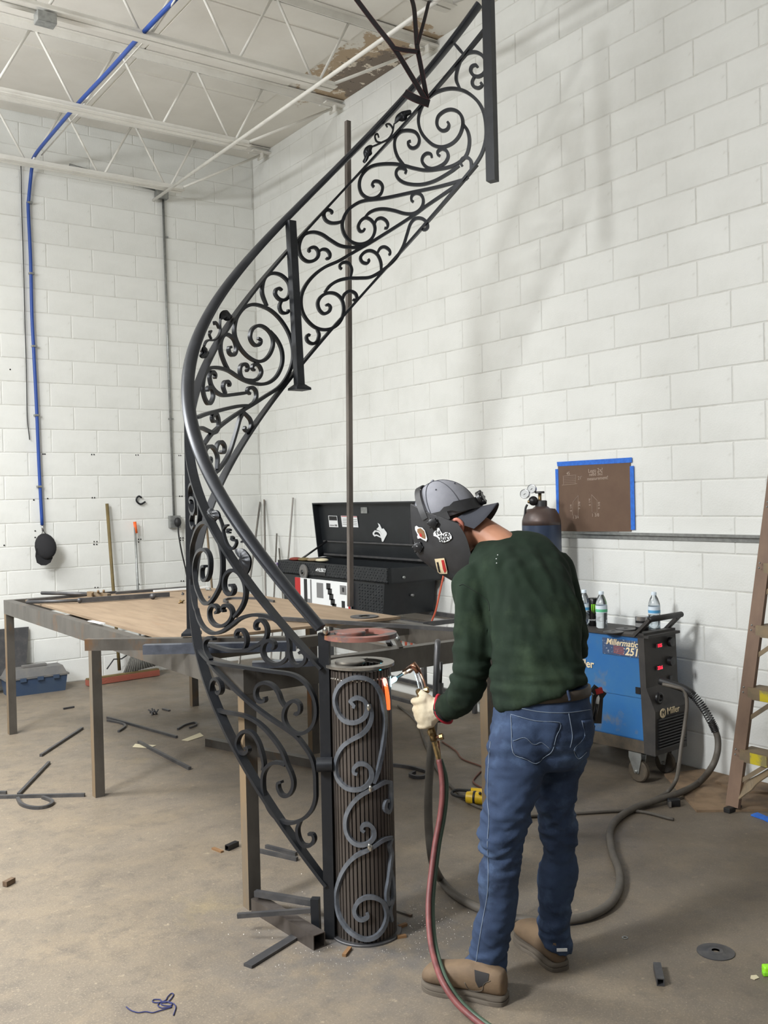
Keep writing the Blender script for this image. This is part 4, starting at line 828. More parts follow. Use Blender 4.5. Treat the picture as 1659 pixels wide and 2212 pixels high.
# stand under the chest
t = thing('chest_stand', (-.3, -2.2, 0), 'thin black steel stand carrying the tool chest', 'stand')
for x in (-.5, -.05):
    for y in (-1.35, -3.28): MB().bar((x, y, 0), (x, y, .68), .028, .028, up=(1, 0, 0)).build('leg', 'dark_steel', t)
for x in (-.5, -.05): MB().bar((x, -1.33, .685), (x, -3.30, .685), .03, .03).build('rail', 'dark_steel', t)
for y in (-1.35, -2.3, -3.28): MB().bar((-.485, y, .685), (-.065, y, .685), .03, .03).build('cross_rail', 'dark_steel', t)
for x in (-.5, -.05): MB().bar((x, -1.36, .12), (x, -3.27, .12), .025, .025).build('low_rail', 'dark_steel', t)
cords = [((951, 1250), (946, 1290), (938, 1338), (925, 1365)), ]
MB().tube([V(p) for p in crom([wr(958, 1243, -.16), wr(950, 1280, -.18), wr(941, 1320, -.2), wr(932, 1345, -.2), wr(925, 1380, -.2)], n=6)], .007, 8).build('extension_cord', 'cord_orange', None, True, label='orange extension cord dropping behind the tool chest end', cat='cord')
P = []
for k in range(5):
    x = 862+12*k; P += [wr(x, 1368, -.15), wr(x+3, 1400, -.15), wr(x+6, 1368, -.15)]
MB().tube([V(p) for p in crom(P, n=5)], .006, 6).build('extension_cord', 'cord_orange', None, True, label='coil of orange cord hanging under the chest stand', cat='cord')
# ================================================================ chalk drawing taped to the wall
t = thing('drawing_board', (-.006, -4.41, 1.325), 'brown hardboard with chalk sketches taped to the right wall', 'board')
bc = [wr(1206, 1003, -.004), wr(1362, 996, -.004), wr(1364, 1148, -.004), wr(1209, 1148, -.004)]
MB().prism(bc, (-.004, 0, 0)).build('panel', 'hardboard', t)
def tape(p, dx=-.009): MB().prism([wr(x, y, dx) for x, y in p], (-.0008, 0, 0)).build('tape', 'blue_tape', t)
tape([(1203, 998), (1365, 988), (1365, 999), (1204, 1007.5)]); tape([(1199.5, 1013.5), (1206, 1013), (1208, 1135), (1203, 1130)]); tape([(1360.5, 1007), (1369, 1006), (1372, 1144.5), (1363, 1144.5)])
def chalk(pts, r=.0011):
    Z5 = lambda x, y: (1100+x/5.53, 960+y/5.53)
    MB().tube([wr(*Z5(*p), -.0095) for p in pts], r, 5).build('chalk_line', 'chalk', t)
chalk([(640, 380), (800, 366)]); chalk([(645, 385), (648, 480)]); chalk([(795, 366), (790, 470)]); chalk([(628, 487), (812, 468)])
for k in range(4): chalk([(648, 400+20*k), (792, 388+20*k)], .0007)
chalk([(825, 610), (762, 690), (756, 845), (825, 848), (825, 610)]); chalk([(984, 600), (1052, 672), (1050, 812), (990, 808), (984, 600)])
def ctext(s, x, y, sz, up=False):
    p = wr(1100+x/5.53, 960+y/5.53, -.0095); text(s, 'chalk_writing', 'chalk', t, p, (0, -1, .03) if not up else (0, 0, 1), (0, 0, 1) if not up else (0, 1, 0), sz, .0006)
ctext('45', 705, 348, .03); ctext("21'", 845, 402, .03); ctext('Lego 2x?', 1030, 312, .034); ctext('need 3x2', 1035, 355, .03); ctext('measurement!', 1055, 405, .03)
ctext('1 3/4', 795, 872, .026); ctext('1 3/8', 1030, 845, .03); ctext('6 1/4', 738, 760, .022, True); ctext('9 3/8', 838, 730, .024, True); ctext('6 1/4', 962, 690, .022, True); ctext('9 3/8', 1075, 730, .022, True)
# ================================================================ gas cylinder and regulator
G = at(1170, 1150, 5.95); G.z = 0; G.x = -.26+0*G.x; G = V((G.x, wr(1170, 1150, -.26).y, 0)); dG = dep(V((G.x, G.y, 1.3)))
zz = lambda y: at(1170, y, dG).z
rg_ = 42*dG/FPX
t = thing('gas_cylinder', G, 'tall blue gas cylinder with rusty shoulders by the wall', 'gas cylinder')
zs = zz(1134); za = zz(1098)
MB().lathe([(rg_*.94, 0), (rg_, .02), (rg_, zs-.0)], G, 32).build('body', 'cyl_blue', t, True, sharp=40)
MB().lathe([(rg_, zs), (rg_*.985, zs+.03), (rg_*.9, zs+.065), (rg_*.72, zs+.10), (rg_*.45, za+.0), (rg_*.33, za+.012)], G, 32).build('shoulder', 'cyl_rust', t, True)
MB().lathe([(rg_*.31, za+.008), (rg_*.31, za+.045), (rg_*.27, za+.05), (.01, za+.05)], G, 20).build('neck_ring', 'dark_steel', t, True, sharp=40)
pp = lambda x, y: V((0, 0, 0))+at(x, y, dG-.02)
MB().tube([pp(1166, 1092), pp(1166, 1066)], .011, 10).build('valve_stem', 'brass', t, True); MB().lathe([(.004, 0), (.028, 0), (.03, .006), (.028, .014), (.004, .014)], pp(1166, 1066), 16).build('hand_wheel', 'dark_steel', t, True)
rgm = thing('pressure_regulator', pp(1150, 1080), 'pressure regulator with two round gauges on the gas cylinder', 'regulator')
MB().sph(pp(1152, 1082), (.03, .03, .03)).build('body', 'black_plastic', rgm, True); MB().tube([pp(1140, 1084), pp(1168, 1084)], .010, 10).build('stem', 'brass', rgm, True)
for x, y, s in ((1134, 1067, .030), (1149, 1056, .028)):
    ax = (CAM-pp(x, y)).normalized(); ax = (ax+V((0, 0, .1))-CR*.25).normalized(); gq = MB().lathe([(.005, -.014), (s, -.014), (s, .01), (s*.92, .013), (s*.9, .008), (.002, .008)], pp(x, y), 20, axis=ax).build('gauge', 'chrome', rgm, True, sharp=35)
    MB().lathe([(.001, .0085), (s*.86, .0085), (s*.86, .0095), (.001, .0095)], pp(x, y), 20, axis=ax).build('dial', 'gauge_face', gq); a_ = pp(x, y)+ax*.011; MB().bar(a_-CR*.006-CU*.006, a_+CR*.014+CU*.008, .0025, .0015, up=ax).build('needle', 'black_plastic', gq)
MB().tube([V(p) for p in crom([pp(1139, 1090), pp(1135, 1100), pp(1133, 1130), pp(1131, 1160), pp(1130, 1250)], n=5)], .007, 8).build('gas_line', 'black_rubber', rgm, True)
# ================================================================ welding machine
WA, WB = fl(1416, 1636, .16), fl(1484, 1614, .16)               # front corners at the foot of the cabinet
WA.z = WB.z = 0
wu = (WB-WA).normalized(); wv = V((-wu.y, wu.x, 0));            # across the front, towards the back
if wv.y < 0: wv = -wv
ww = (WB-WA).length; wn = -wv
t = thing('welding_machine', WA+wu*ww/2+wv*.4, 'blue and black wheeled welding machine with handle and red displays', 'welder')
def wp(a, b, z): return WA+wu*a+wv*b+V((0, 0, z))               # a across, b back, z up
LEN = .80; H0, H1 = .165, .80
MB().prism([wp(.012, .06, H0+.05), wp(.012, LEN, H0+.05), wp(.012, LEN, H1-.012), wp(.012, .085, H1-.012)], wu*(ww-.024)).build('cabinet', 'welder_blue', t)
sd = wp(.012, 0, 0)
MB().prism([wp(.007, .06, .46), wp(.007, LEN-.02, .46), wp(.007, LEN-.02, H1-.03), wp(.007, .06, H1-.03)], wu*.006).build('upper_door', 'welder_blue', t)
MB().prism([wp(.008, .05, .235), wp(.008, LEN-.02, .235), wp(.008, LEN-.02, .45), wp(.008, .05, .45)], wu*.006).build('lower_panel', 'welder_blue', t)
MB().prism([wp(.004, .03, H0), wp(.004, LEN, H0), wp(.004, LEN, H0+.065), wp(.004, .03, H0+.065)], wu*(ww-.008)).build('base_tray', 'dirty_steel', t)
MB().prism([wp(0, .03, H1-.014), wp(0, LEN, H1-.014), wp(ww, LEN, H1-.014), wp(ww, .03, H1-.014)], (0, 0, .014)).build('top_panel', 'welder_black', t)
fr = [wp(0, .0, H0), wp(0, -.004, .40), wp(0, .05, .52), wp(0, .06, H1+.012), wp(0, .10, H1+.012), wp(0, .07, H0)]
front = MB().prism(fr, wu*ww).build('front_panel', 'welder_black', t)
fn = lambda a, z: wp(a, (.002 if z < .4 else (.05 if z > .52 else .0+.05*(z-.4)/.12))-.004, z)
for k in range(11): MB().bar(fn(.02, .20+.0155*k)-wv*.004, fn(ww-.02, .20+.0155*k)-wv*.004, .014, .0075, up=(0, 0, 1)).build('louvre', 'black_plastic', t)
for z in (.735, .615):
    MB().prism([fn(.09, z-.012), fn(.15, z-.012), fn(.15, z+.012), fn(.09, z+.012)], wn*.002).build('display', 'black_plastic', t); text('%s' % ('115' if z > .7 else '23.6'), 'display_digits', 'led', t, fn(.12, z)+wn*.004, wu, (0, 0, 1), .026)
for z in (.745, .64): MB().lathe([(.001, 0), (.026, 0), (.024, .022), (.001, .024)], fn(.215, z), 16, axis=wn).build('knob', 'black_plastic', t, True, sharp=35)
MB().box(fn(.215, .545)+wn*.004, (.022, .008, .03), X=wu, Y=wn).build('switch', 'black_plastic', t)
MB().lathe([(.03, 0), (.032, .012), (.018, .016), (.018, 0)], fn(.06, .465)+wn*.006, 18, axis=wn, cap=False).build('gun_socket', 'black_plastic', t, True)
text('Miller', 'front_lettering', 'cream_print', t, fn(.16, .388)+wn*.006, wu, (0, 0, 1), .05); MB().lathe([(.001, 0), (.026, 0), (.026, .002), (.001, .002)], fn(.065, .385)+wn*.004, 20, axis=wn).build('front_emblem', 'cream_print', t)
text('M', 'emblem_letter', 'welder_black', t, fn(.065, .385)+wn*.0075, wu, (0, 0, 1), .04, .0006)
sp_ = lambda b, z: wp(.0045, b, z); sx = -wv
MB().prism([sp_(.075, .675), sp_(.335, .675), sp_(.335, .765), sp_(.075, .765)], -wu*.001).build('decal', mat('decal', L(56, 76, 108), .5, 0, L(170, 176, 182), 90, .60, .64), t)
text('Millermatic', 'decal_lettering', 'cream_print', t, sp_(.205, .745)-wu*.002, sx, (0, 0, 1), .046, shear=.25, bold=.0008); text('251', 'decal_number', 'cream_print', t, sp_(.14, .702)-wu*.002, sx, (0, 0, 1), .058, shear=.2, bold=.0015)
for k in range(5): MB().prism([sp_(.19, .683+.009*k), sp_(.26, .687+.009*k), sp_(.26, .6915+.009*k), sp_(.19, .6875+.009*k)], -wu*.0016).build('decal_stripe', mat('stripe_red', L(150, 78, 66), .6) if k == 0 else 'stripe_red', t)
r_ = ray(1283, 1436); o_ = sp_(0, 0); kk = (o_-CAM).dot(wu)/r_.dot(wu); pe = CAM+r_*kk
text('Miller', 'side_lettering', 'cream_print', t, pe-wu*.001, sx, (0, 0, 1), .062, align='RIGHT', bold=.001)
MB().box(sp_(.105, .50), (.03, .006, .035), X=wv, Y=wu).build('door_latch', 'black_plastic', t)
# handle
MB().tube([wp(.0, .02, H1+.09), wp(ww, .02, H1+.09)], .016, 12).build('handle_grip', 'black_rubber', t, True)
for a in (.008, ww-.008): MB().bar(wp(a, .12, H1-.005), wp(a, .02, H1+.09), .016, .035, up=wu).build('handle_arm', 'welder_black', t)
# casters
def caster(a, b):
    c = wp(a, b, .062); k = MB().lathe([(.012, -.016), (.055, -.016), (.061, -.010), (.061, .010), (.055, .016), (.012, .016)], c, 24, axis=wu*.6+wv*.8*0+wu).build('caster_wheel', 'dirty_steel', t, True, sharp=40)
    for s in (-1, 1): MB().prism([c+wu*.022*s+wv*p+V((0, 0, z)) for p, z in ((-.012, -.012), (.014, -.012), (.05, .07), (.05, .1), (-.03, .1), (-.03, .07))], wu*.004).build('caster_fork', 'galv', k)
    MB().cyl(c-wu*.03, c+wu*.03, .008, 10).build('axle', 'galv', k, True)
caster(.02, .12); caster(ww-.03, .12); caster(.02, LEN-.1)
# things standing on the machine
def bottle(x, y, full, label, band):
    P = wp(0, 0, 0); b = fl(x, y, H1+.0005); t = thing('water_bottle', b, label, 'bottle', 'bottles on the welding machine')
    pf = [(.001, 0), (.029, 0), (.032, .006), (.0315, .03), (.033, .034), (.0315, .045), (.033, .052), (.0315, .062), (.033, .07), (.0325, .085), (.0325, .13), (.031, .145), (.022, .172), (.0135, .188), (.0125, .192), (.0125, .203)]
    MB().lathe(pf, b, 20, cap=False).build('body', 'bottle_plastic', t, True); MB().lathe([(.0145, .19), (.0145, .205), (.013, .208), (.001, .208)], b, 16).build('cap', 'bottle_label', t, True, sharp=40)
    MB().lathe([(.0334, .088), (.0334, .128)], b, 24, cap=False).build('label', 'bottle_label', t, True); MB().lathe([(.0337, .092), (.0337, .108)], b, 24, cap=False).build('label_band', band, t, True)
    if full: MB().lathe([(.001, .003), (.029, .003), (.03, .03), (.0305, .08), (.001, .081)], b, 20).build('water', 'water', t, True)
bottle(1263, 1351, True, 'plastic water bottle half hidden behind the man', 'label_blue')
bottle(1300, 1356, False, 'empty clear water bottle beside the black drink can', 'label_green')
bottle(1414, 1359, True, 'clear water bottle standing behind the welder handle', 'label_blue')
b = fl(1283, 1351, H1+.0005); t2 = thing('drink_can', b, 'tall black drink can with green claw mark', 'can')
MB().lathe([(.001, 0), (.027, 0), (.031, .008), (.031, .145), (.026, .157), (.027, .16), (.001, .158)], b, 22).build('body', 'can_black', t2, True, sharp=40)
cd = (CAM-b); cd.z = 0; cd.normalize(); cr_ = V((-cd.y, cd.x, 0))
for k, (x, hgt) in enumerate(((-.010, .05), (0, .058), (.010, .05))): MB().prism([b+cd*math.sqrt(.0314**2-(x+dx)**2)+cr_*(x+dx)+V((0, 0, z)) for dx, z in ((-.0035, .125), (.0035, .128), (.002, .09), (.003, .128-hgt), (-.0025, .095))], cd*.0006).build('claw_mark', 'neon_green', t2)
text('MONSTER', 'can_lettering', 'white_print', t2, b+cd*.0318+V((0, 0, .035)), cr_, (0, 0, 1), .012, .0004)
b = fl(1387, 1361, H1+.0005); t2 = thing('paste_jar', b, 'short black jar with a silver lid beside the welder handle', 'jar')
MB().lathe([(.001, 0), (.034, 0), (.036, .004), (.036, .055), (.001, .055)], b, 22).build('body', 'black_plastic', t2, True, sharp=40); MB().lathe([(.037, .055), (.037, .075), (.034, .078), (.001, .078)], b, 22).build('lid', 'chrome', t2, True, sharp=40); MB().lathe([(.0363, .02), (.0363, .042)], b, 22, cap=False).build('label', 'grey_print', t2, True)
for x, y, lb in ((1325, 1366, 'dark grinding disc in front on top of the welder'), (1352, 1360, 'dark grinding disc farther back on top of the welder')): MB().lathe([(.012, 0), (.055, 0), (.055, .005), (.02, .008), (.012, .008)], fl(x, y, H1+.001), 24, cap=False).build('grinding_disc', 'dark_steel', None, True, sharp=30, label=lb, cat='disc')
# gun cable with spring strain relief, looping over the floor
def dpath(pts): return [at(x, y, d) if d else fl(x, y, .031 if x > 1400 and y < 1740 else .019) for x, y, d in pts]
dW = dep(fn(.06, .465))
g0 = [(1425, 1470, dW-.02), (1450, 1478, dW-.06), (1480, 1489, dW-.11), (1500, 1505, dW-.13), (1520, 1530, dW-.14), (1537, 1560, dW-.14), (1546, 1580, dW-.15)]
gn_ = thing('welding_cable', fl(1500, 1690), 'thick grey welding cable looping from the machine across the floor', 'cable')
P1 = [V(p) for p in crom(dpath(g0), n=8)]
MB().tube(P1[:24], .021, 12).build('grip', 'black_rubber', gn_, True)
sp = []; NT = 22; seg = P1[20:]
for i in range(NT*10+1):
    f = i/(NT*10)*(len(seg)-1); k = min(int(f), len(seg)-2); p = seg[k].lerp(seg[k+1], f-k); tdir = (seg[k+1]-seg[k]).normalized(); u, w = perp(tdir); a = 2*math.pi*i/10; sp.append(p+(u*math.cos(a)+w*math.sin(a))*.02)
MB().tube(sp, .0028, 5).build('strain_spring', 'black_plastic', gn_, True)
main = [(1537, 1560, dW-.14), (1546, 1580, dW-.15), (1551, 1600, dW-.16), (1549, 1628, dW-.18), (1537, 1658, dW-.22), (1510, 1690, 0), (1470, 1712, 0), (1420, 1728, 0), (1370, 1746, 0), (1335, 1768, 0), (1318, 1796, 0), (1322, 1838, 0), (1337, 1880, 0), (1338, 1915, 0), (1318, 1952, 0), (1275, 1977, 0), (1220, 1988, 0), (1150, 1989, 0), (1080, 1977, 0), (1020, 1955, 0), (975, 1927, 0), (950, 1897, 0), (935, 1862, 3.62), (927, 1800, 3.66), (925, 1720, 3.70), (930, 1640, 3.74), (936, 1570, 3.78), (940, 1520, 3.80)]
MB().tube([V(p) for p in crom(dpath(main), n=8)], .0165, 12).build('lead', 'cable_grey', gn_, True)
MB().tube([V(p) for p in crom(dpath([(1432, 1478, dW-.05), (1458, 1484, dW-.1), (1478, 1492, dW-.12), (1484, 1520, dW-.13), (1480, 1560, dW-.13), (1472, 1610, dW-.15), (1467, 1650, dW-.2), (1460, 1685, dW-.28), (1440, 1712, 0), (1400, 1733, 0), (1360, 1752, 0)]), n=8)], .010, 10).build('trigger_lead', 'cable_grey', gn_, True)
tg = thing('welding_gun', at(944, 1500, 3.85), 'black welding gun hooked over the front table beam', 'welding gun')
MB().tube([V(p) for p in crom([at(943, 1540, 3.80), at(941, 1500, 3.80), at(943, 1440, 3.82), at(945, 1395, 3.84), at(946, 1386, 3.87)], n=8)], .0125, 10).build('neck', 'dark_steel', tg, True)
MB().tube([at(953, 1430, 3.95), at(951, 1478, 3.95)], .007, 8).build('nozzle', 'black_plastic', tg, True); MB().tube([at(950, 1476, 3.95), at(949, 1560, 3.9)], [.016, .02], 10).build('handle', 'black_plastic', tg, True)
MB().tube([V(p) for p in crom([fl(1455, 1770, .008), fl(1370, 1752, .008), fl(1245, 1757, .008), fl(1120, 1763, .008), fl(1030, 1742, .008), fl(990, 1712, .008), fl(965, 1690, .008), fl(940, 1655, .008), fl(920, 1610, .008), fl(900, 1560, .008), fl(860, 1524, .008)], n=8)], .008, 8).build('floor_cable', 'cable_grey', None, True, label='thin dark cable running over the floor behind the man', cat='cable')
MB().tube([V(p) for p in crom([fl(955, 1602, .006), fl(985, 1622, .006), fl(1000, 1640, .006), fl(1045, 1658, .006), fl(1035, 1670, .006), fl(1022, 1688, .006), fl(1040, 1702, .006)], n=8)], .005, 8).build('extension_cord', 'cord_brown', None, True, label='thin reddish cord on the floor leading to the yellow tool', cat='cord')
tk = thing('tape_puck', fl(1455, 1735), 'small black and silver tape measure on the floor', 'tape measure'); MB().box(fl(1455, 1733, .018), (.06, .04, .036), X=(.8, -.6, 0), Y=(.6, .8, 0), bev=.006).build('case', 'black_plastic', tk, True); MB().box(fl(1446, 1736, .018), (.012, .03, .028), X=(.8, -.6, 0), Y=(.6, .8, 0)).build('clip', 'chrome', tk)
# yellow grinder on the floor behind the man
gp = fl(1030, 1735); t = thing('angle_grinder', gp, 'yellow corded angle grinder lying on the floor behind the legs', 'grinder')
a, b = fl(1008, 1722, .035), fl(1085, 1728, .035)
MB().tube([a, a.lerp(b, .2), a.lerp(b, .25), b], [.028, .034, .032, .032], 14).build('motor_body', 'yellow_tool', t, True, sharp=40); MB().tube([a.lerp(b, .2), a.lerp(b, .26)], .0345, 14).build('band', 'black_plastic', t, True)
MB().tube([fl(1018, 1708, .05), fl(1050, 1710, .05), fl(1085, 1707, .06)], [.016, .014, .02], 10).build('handle', 'yellow_tool', t, True); MB().tube([V(p) for p in crom([a, fl(990, 1720, .03), fl(976, 1714, .02), fl(985, 1707, .03), fl(1018, 1708, .05)], n=6)], .008, 8).build('cord', 'black_rubber', t, True); MB().sph(fl(1037, 1714, .068), .008).build('button', 'black_plastic', t, True)
# ================================================================ step ladder
L0 = fl(1582, 1752); tl = wr
Ly = L0.y; ldx = (.138-.483)*-1
t = thing('step_ladder', V((L0.x+.2, Ly-.25, 0)), 'brown wooden step ladder with yellow paint splashes at right edge', 'ladder')
def lrail(z, y): return V((L0.x+.2495*z, y, z))
W_ = .52
for y in (Ly, Ly-W_): MB().bar(lrail(0.02, y), lrail(2.2, y+ (0 if y == Ly else .1)), .022, .07, up=(0, 1, 0)).build('side_rail', 'ladder_brown', t); MB().box(lrail(.012, y), (.10, .035, .024), bev=.004).build('foot', 'black_rubber', t)
R0 = fl(1618, 1703)
for y in (Ly+.02, Ly-W_-.02): MB().bar(V((-.10, y, 0)), V((-.02, y, 2.1)), .02, .045, up=(0, 1, 0)).build('rear_rail', 'ladder_brown', t)
for k, z in enumerate((.285, .58, .88, 1.185, 1.49)):
    p = lrail(z, Ly-W_/2); st = MB().box(p+V((.03, 0, 0)), (.10, W_-.022, .022)).box(p+V((-.018, 0, -.02)), (.006, W_-.022, .055)).build('step', 'ladder_step', t)
    MB().box(V((p.x-.0225, Ly-.115-.01*k, p.z-.02)), (.003, .09, .052)).build('paint_splash', 'ladder_paint', st) if k < 2 else None
    MB().bar(lrail(z-.15, Ly-.012), lrail(z-.025, Ly-.17), .02, .006, up=(1, 0, 0)).build('brace', 'ladder_step', t)
    for dz in (-.012, .012): MB().sph(lrail(z+dz, Ly)+V((-.037, 0, 0)), .005, n=8, m=5).build('rivet', 'galv', t, True)
for z in (.55, .95): MB().bar(V((-.075, Ly, z)), V((-.075, Ly-W_, z)), .03, .02).build('rear_bar', 'ladder_brown', t)
MB().box(lrail(2.21, Ly-W_/2)+V((-.0, .04, 0)), (.16, W_+.06, .03), bev=.004).build('top_cap', 'ladder_brown', t)
# low kick brace, broad and curved
kb = [lrail(.08, Ly-.02)+V((.0, 0, 0)), lrail(.12, Ly-.06), lrail(.17, Ly-.11), lrail(.245, Ly-.2)]
MB().sweep([V(p) for p in crom(kb, n=5)], [V((0, .6, -.8))]*16, .06, .006).build('kick_brace', 'ladder_step', t)
# plywood offcuts under the ladder
MB().prism([fl(1435, 1676), fl(1505, 1755), fl(1720, 1752), V((-.015, -5.75, 0)), V((-.015, -5.2, 0))], (0, 0, .012)).build('plywood_offcut', 'osb', label='dirty brown plywood offcut with red edge under the ladder', cat='plywood')
MB().prism([fl(1545, 1690, .0125), fl(1590, 1712, .0125), fl(1700, 1718, .0125), V((-.02, -5.75, .0125)), V((-.02, -5.42, .0125))], (0, 0, .012)).build('plywood_offcut', 'osb', label='smaller plywood piece lying on the larger one under the ladder', cat='plywood')
# ================================================================ the welder at work
from mathutils.bvhtree import BVHTree
mat('denim', L(54, 69, 95), .9, 0, L(42, 53, 75), 5, .4, .65, bump=.15, bs=420, c3=L(84, 104, 134), vs3=4.5, lo3=.54, hi3=.78, spec=.25)
mat('denim_dark', L(44, 58, 84), .85, bump=.1, bs=320)
mat('stitch', L(112, 124, 140), .8)
mat('shirt', L(33, 46, 35), .92, 0, L(28, 38, 31), 4, .4, .7, bump=.06, bs=260, c3=L(56, 70, 52), vs3=5, lo3=.52, hi3=.8, spec=.2)
mat('skin', L(178, 128, 102), .5, 0, L(160, 110, 86), 9, .4, .7, spec=.4)
mat('skin_pink', L(204, 130, 112), .5)
mat('hair', L(46, 38, 34), .8)
mat('boot', L(114, 94, 72), .8, 0, L(92, 76, 60), 8, .4, .7, bump=.08, bs=120)
mat('boot_sole', L(92, 84, 74), .8)
mat('boot_elastic', L(40, 38, 38), .85)
mat('glove', L(220, 208, 182), .88, 0, L(196, 180, 150), 12, .4, .7, bump=.1, bs=90)
mat('glove_red', L(176, 30, 48), .75)
mat('cap_grey', L(142, 143, 150), .85, 0, L(122, 123, 130), 6, .4, .7, bump=.05, bs=300)
mat('cap_bill', L(66, 68, 76), .8)
mat('mask', L(48, 48, 50), .5, 0, L(42, 42, 43), 20, .4, .6)
mat('belt', L(58, 50, 42), .6)
mat('patch_tan', L(196, 170, 120), .7)
CFh = V((CF.x, CF.y, 0)).normalized(); CRh = V((CR.x, CR.y, 0)).normalized(); Zu = V((0, 0, 1))
pb_ = fl(1150, 2110); man = thing('person', V((-2.44, -6.25, 0)), 'person in green shirt, jeans and boots bending to heat a scroll', 'person')
def loft(mb, rings, n=24, tilt=0, sq=1):
    R = []
    for xl, xr, y, d, th, *sl in rings:
        sl = sl[0] if sl else 0
        c = at((xl+xr)/2, y, d); hw = (xr-xl)/2*d/FPX; r = []
        for k in range(n):
            q = 2*math.pi*k/n; cx, sy = math.cos(q), math.sin(q); r.append(c+CR*hw*cx+(CFh+Zu*tilt)*th*sy+Zu*(sl*cx*d/FPX))
        R.append(r)
    return mb.rings(R)
def resamp(rs, n):                                              # smooth ring list
    return crom(rs, n=n)
# ---- jeans
LEG_L = [(1072, 1180, 1560, 3.08, .085), (1056, 1180, 1600, 3.07, .092), (1048, 1180, 1640, 3.06, .092), (1049, 1165, 1704, 3.04, .084), (1047, 1153, 1737, 3.03, .08), (1037, 1143, 1769, 3.03, .078), (1034, 1134, 1801, 3.025, .074), (1038, 1130, 1827, 3.025, .068), (1046, 1125, 1849, 3.025, .064), (1035, 1122, 1873, 3.025, .066), (1033, 1119, 1913, 3.03, .066), (1036, 1116, 1961, 3.035, .062), (1023, 1110, 1995, 3.04, .064), (1018, 1101, 2026, 3.045, .062), (1013, 1095, 2058, 3.05, .062), (1005, 1093, 2082, 3.05, .068), (1005, 1093, 2102, 3.05, .072), (1006, 1092, 2108, 3.05, .072)]
LEG_R = [(1175, 1284, 1560, 3.17, .085), (1172, 1279, 1600, 3.18, .092), (1168, 1262, 1650, 3.18, .09), (1159, 1246, 1700, 3.18, .084), (1154, 1241, 1737, 3.18, .08), (1163, 1242, 1769, 3.185, .076), (1164, 1243, 1801, 3.19, .072), (1174, 1244, 1833, 3.195, .066), (1170, 1245, 1865, 3.20, .066), (1162, 1244, 1897, 3.205, .066), (1164, 1238, 1929, 3.21, .064), (1166, 1234, 1962, 3.21, .062), (1164, 1231, 1993, 3.215, .063), (1163, 1230, 2018, 3.215, .064), (1163, 1232, 2036, 3.215, .072), (1163, 1232, 2041, 3.215, .072)]
HIP = [(1070, 1273, 1478, 3.12, .112), (1069, 1276, 1510, 3.12, .115), (1063, 1282, 1545, 3.12, .12), (1057, 1281, 1590, 3.125, .125), (1060, 1268, 1630, 3.125, .115), (1085, 1245, 1655, 3.125, .09)]
mb = MB()
for Rg in (LEG_L, LEG_R, HIP):
    sl_ = {len(Rg)-1: -11, len(Rg)-2: -9, len(Rg)-3: -5} if Rg is not HIP else {}
    loft(mb, resamp([(*r, sl_.get(i, 0)) for i, r in enumerate(Rg)], 3))
def jd(p):
    z = p.z; k = math.exp(-((z-.50)/.12)**2)*1.0+math.exp(-((z-.14)/.08)**2)*.8+.25
    sx_ = p.dot(CR); rd = lambda a, b: .3-abs(noise.noise(V((a, b, 3.3))))
    return .016*k*rd(sx_*9, z*24+sx_*14)+.010*k*rd(sx_*12+5, z*30-sx_*18)+.007*k*noise.noise(V((p.x*8+z*6, p.y*8, z*30)))+.005*noise.noise(V((p.x*18, p.y*18, z*14)))+.010*math.exp(-((z-.76)/.06)**2)*noise.noise(V((p.x*9+3+z*10, p.y*9, z*38)))+.006*k*noise.noise(V((p.x*14-z*20, p.y*14, z*60)))
jeans = mb.build('jeans', 'denim', man, True, remesh=.0075, sm=4, disp=jd)
def bvh(*objs):
    out = []
    for o in objs:
        me = o.data; w = org(o) ; out.append(BVHTree.FromPolygons([v.co+w for v in me.vertices], [tuple(p.vertices) for p in me.polygons]))
    return out
def hit(trees, x, y, off=.002, near=True):
    best = None
    for tr in trees:
        h = tr.ray_cast(CAM, ray(x, y).normalized())
        if h[0] is not None and (best is None or h[3] < best[1]): best = (h[0]+(h[1] if h[1].dot(ray(x, y)) < 0 else -h[1])*off, h[3])
    if best is None and near: # nearest surface point to the line of sight
        for tr in trees:
            for d in (3.30, 3.36, 3.42, 3.48):
                n_ = tr.find_nearest(at(x, y, d))
                if n_[0] is not None and (best is None or n_[3] < best[1]): best = (n_[0]+(at(x, y, d)-n_[0]).normalized()*off*.2-ray(x, y)*off, n_[3])
    return best[0] if best else None
def patch(trees, pts, nm, m, parent, off=.002, lv=6, smooth=False, dens=4):
    q = []
    for i in range(len(pts)):
        a, b = pts[i], pts[(i+1) % len(pts)]
        for k in range(dens): q.append((a[0]+(b[0]-a[0])*k/dens, a[1]+(b[1]-a[1])*k/dens))
    cx, cy = sum(p[0] for p in q)/len(q), sum(p[1] for p in q)/len(q); R = []; last = None
    for i in range(lv+1):
        f = 1-i/lv if i < lv else .02; r = []
        for x, y in q:
            h = hit(trees, cx+(x-cx)*f, cy+(y-cy)*f, off) or last
            if h is None: return None
            last = h; r.append(h)
        R.append(r)
    m_ = MB().rings(R, cap=False); k = len(m_.v)-len(q); m_.f.append(tuple(k+i for i in range(len(q))))
    under = [p+ray(829, 1106)*min(off*.9, .002) for p in R[0]]; k0 = len(m_.v); m_.v += under; nq = len(q)
    m_.f += [(i, (i+1) % nq, k0+(i+1) % nq, k0+i) for i in range(nq)]
    return m_.build(nm, m, parent, smooth)
def seam(trees, pts, nm, m, parent, r=.0013, off=.001, n=5):
    P = [hit(trees, x, y, off, False) for x, y in crom(pts, n=n)]; P = [p for p in P if p is not None]
    if len(P) > 2: return MB().tube(P, r, 5).build(nm, m, parent, True)
Z3 = lambda x, y: (880+x/3.116, 1480+y/3.116)
jt = bvh(jeans)
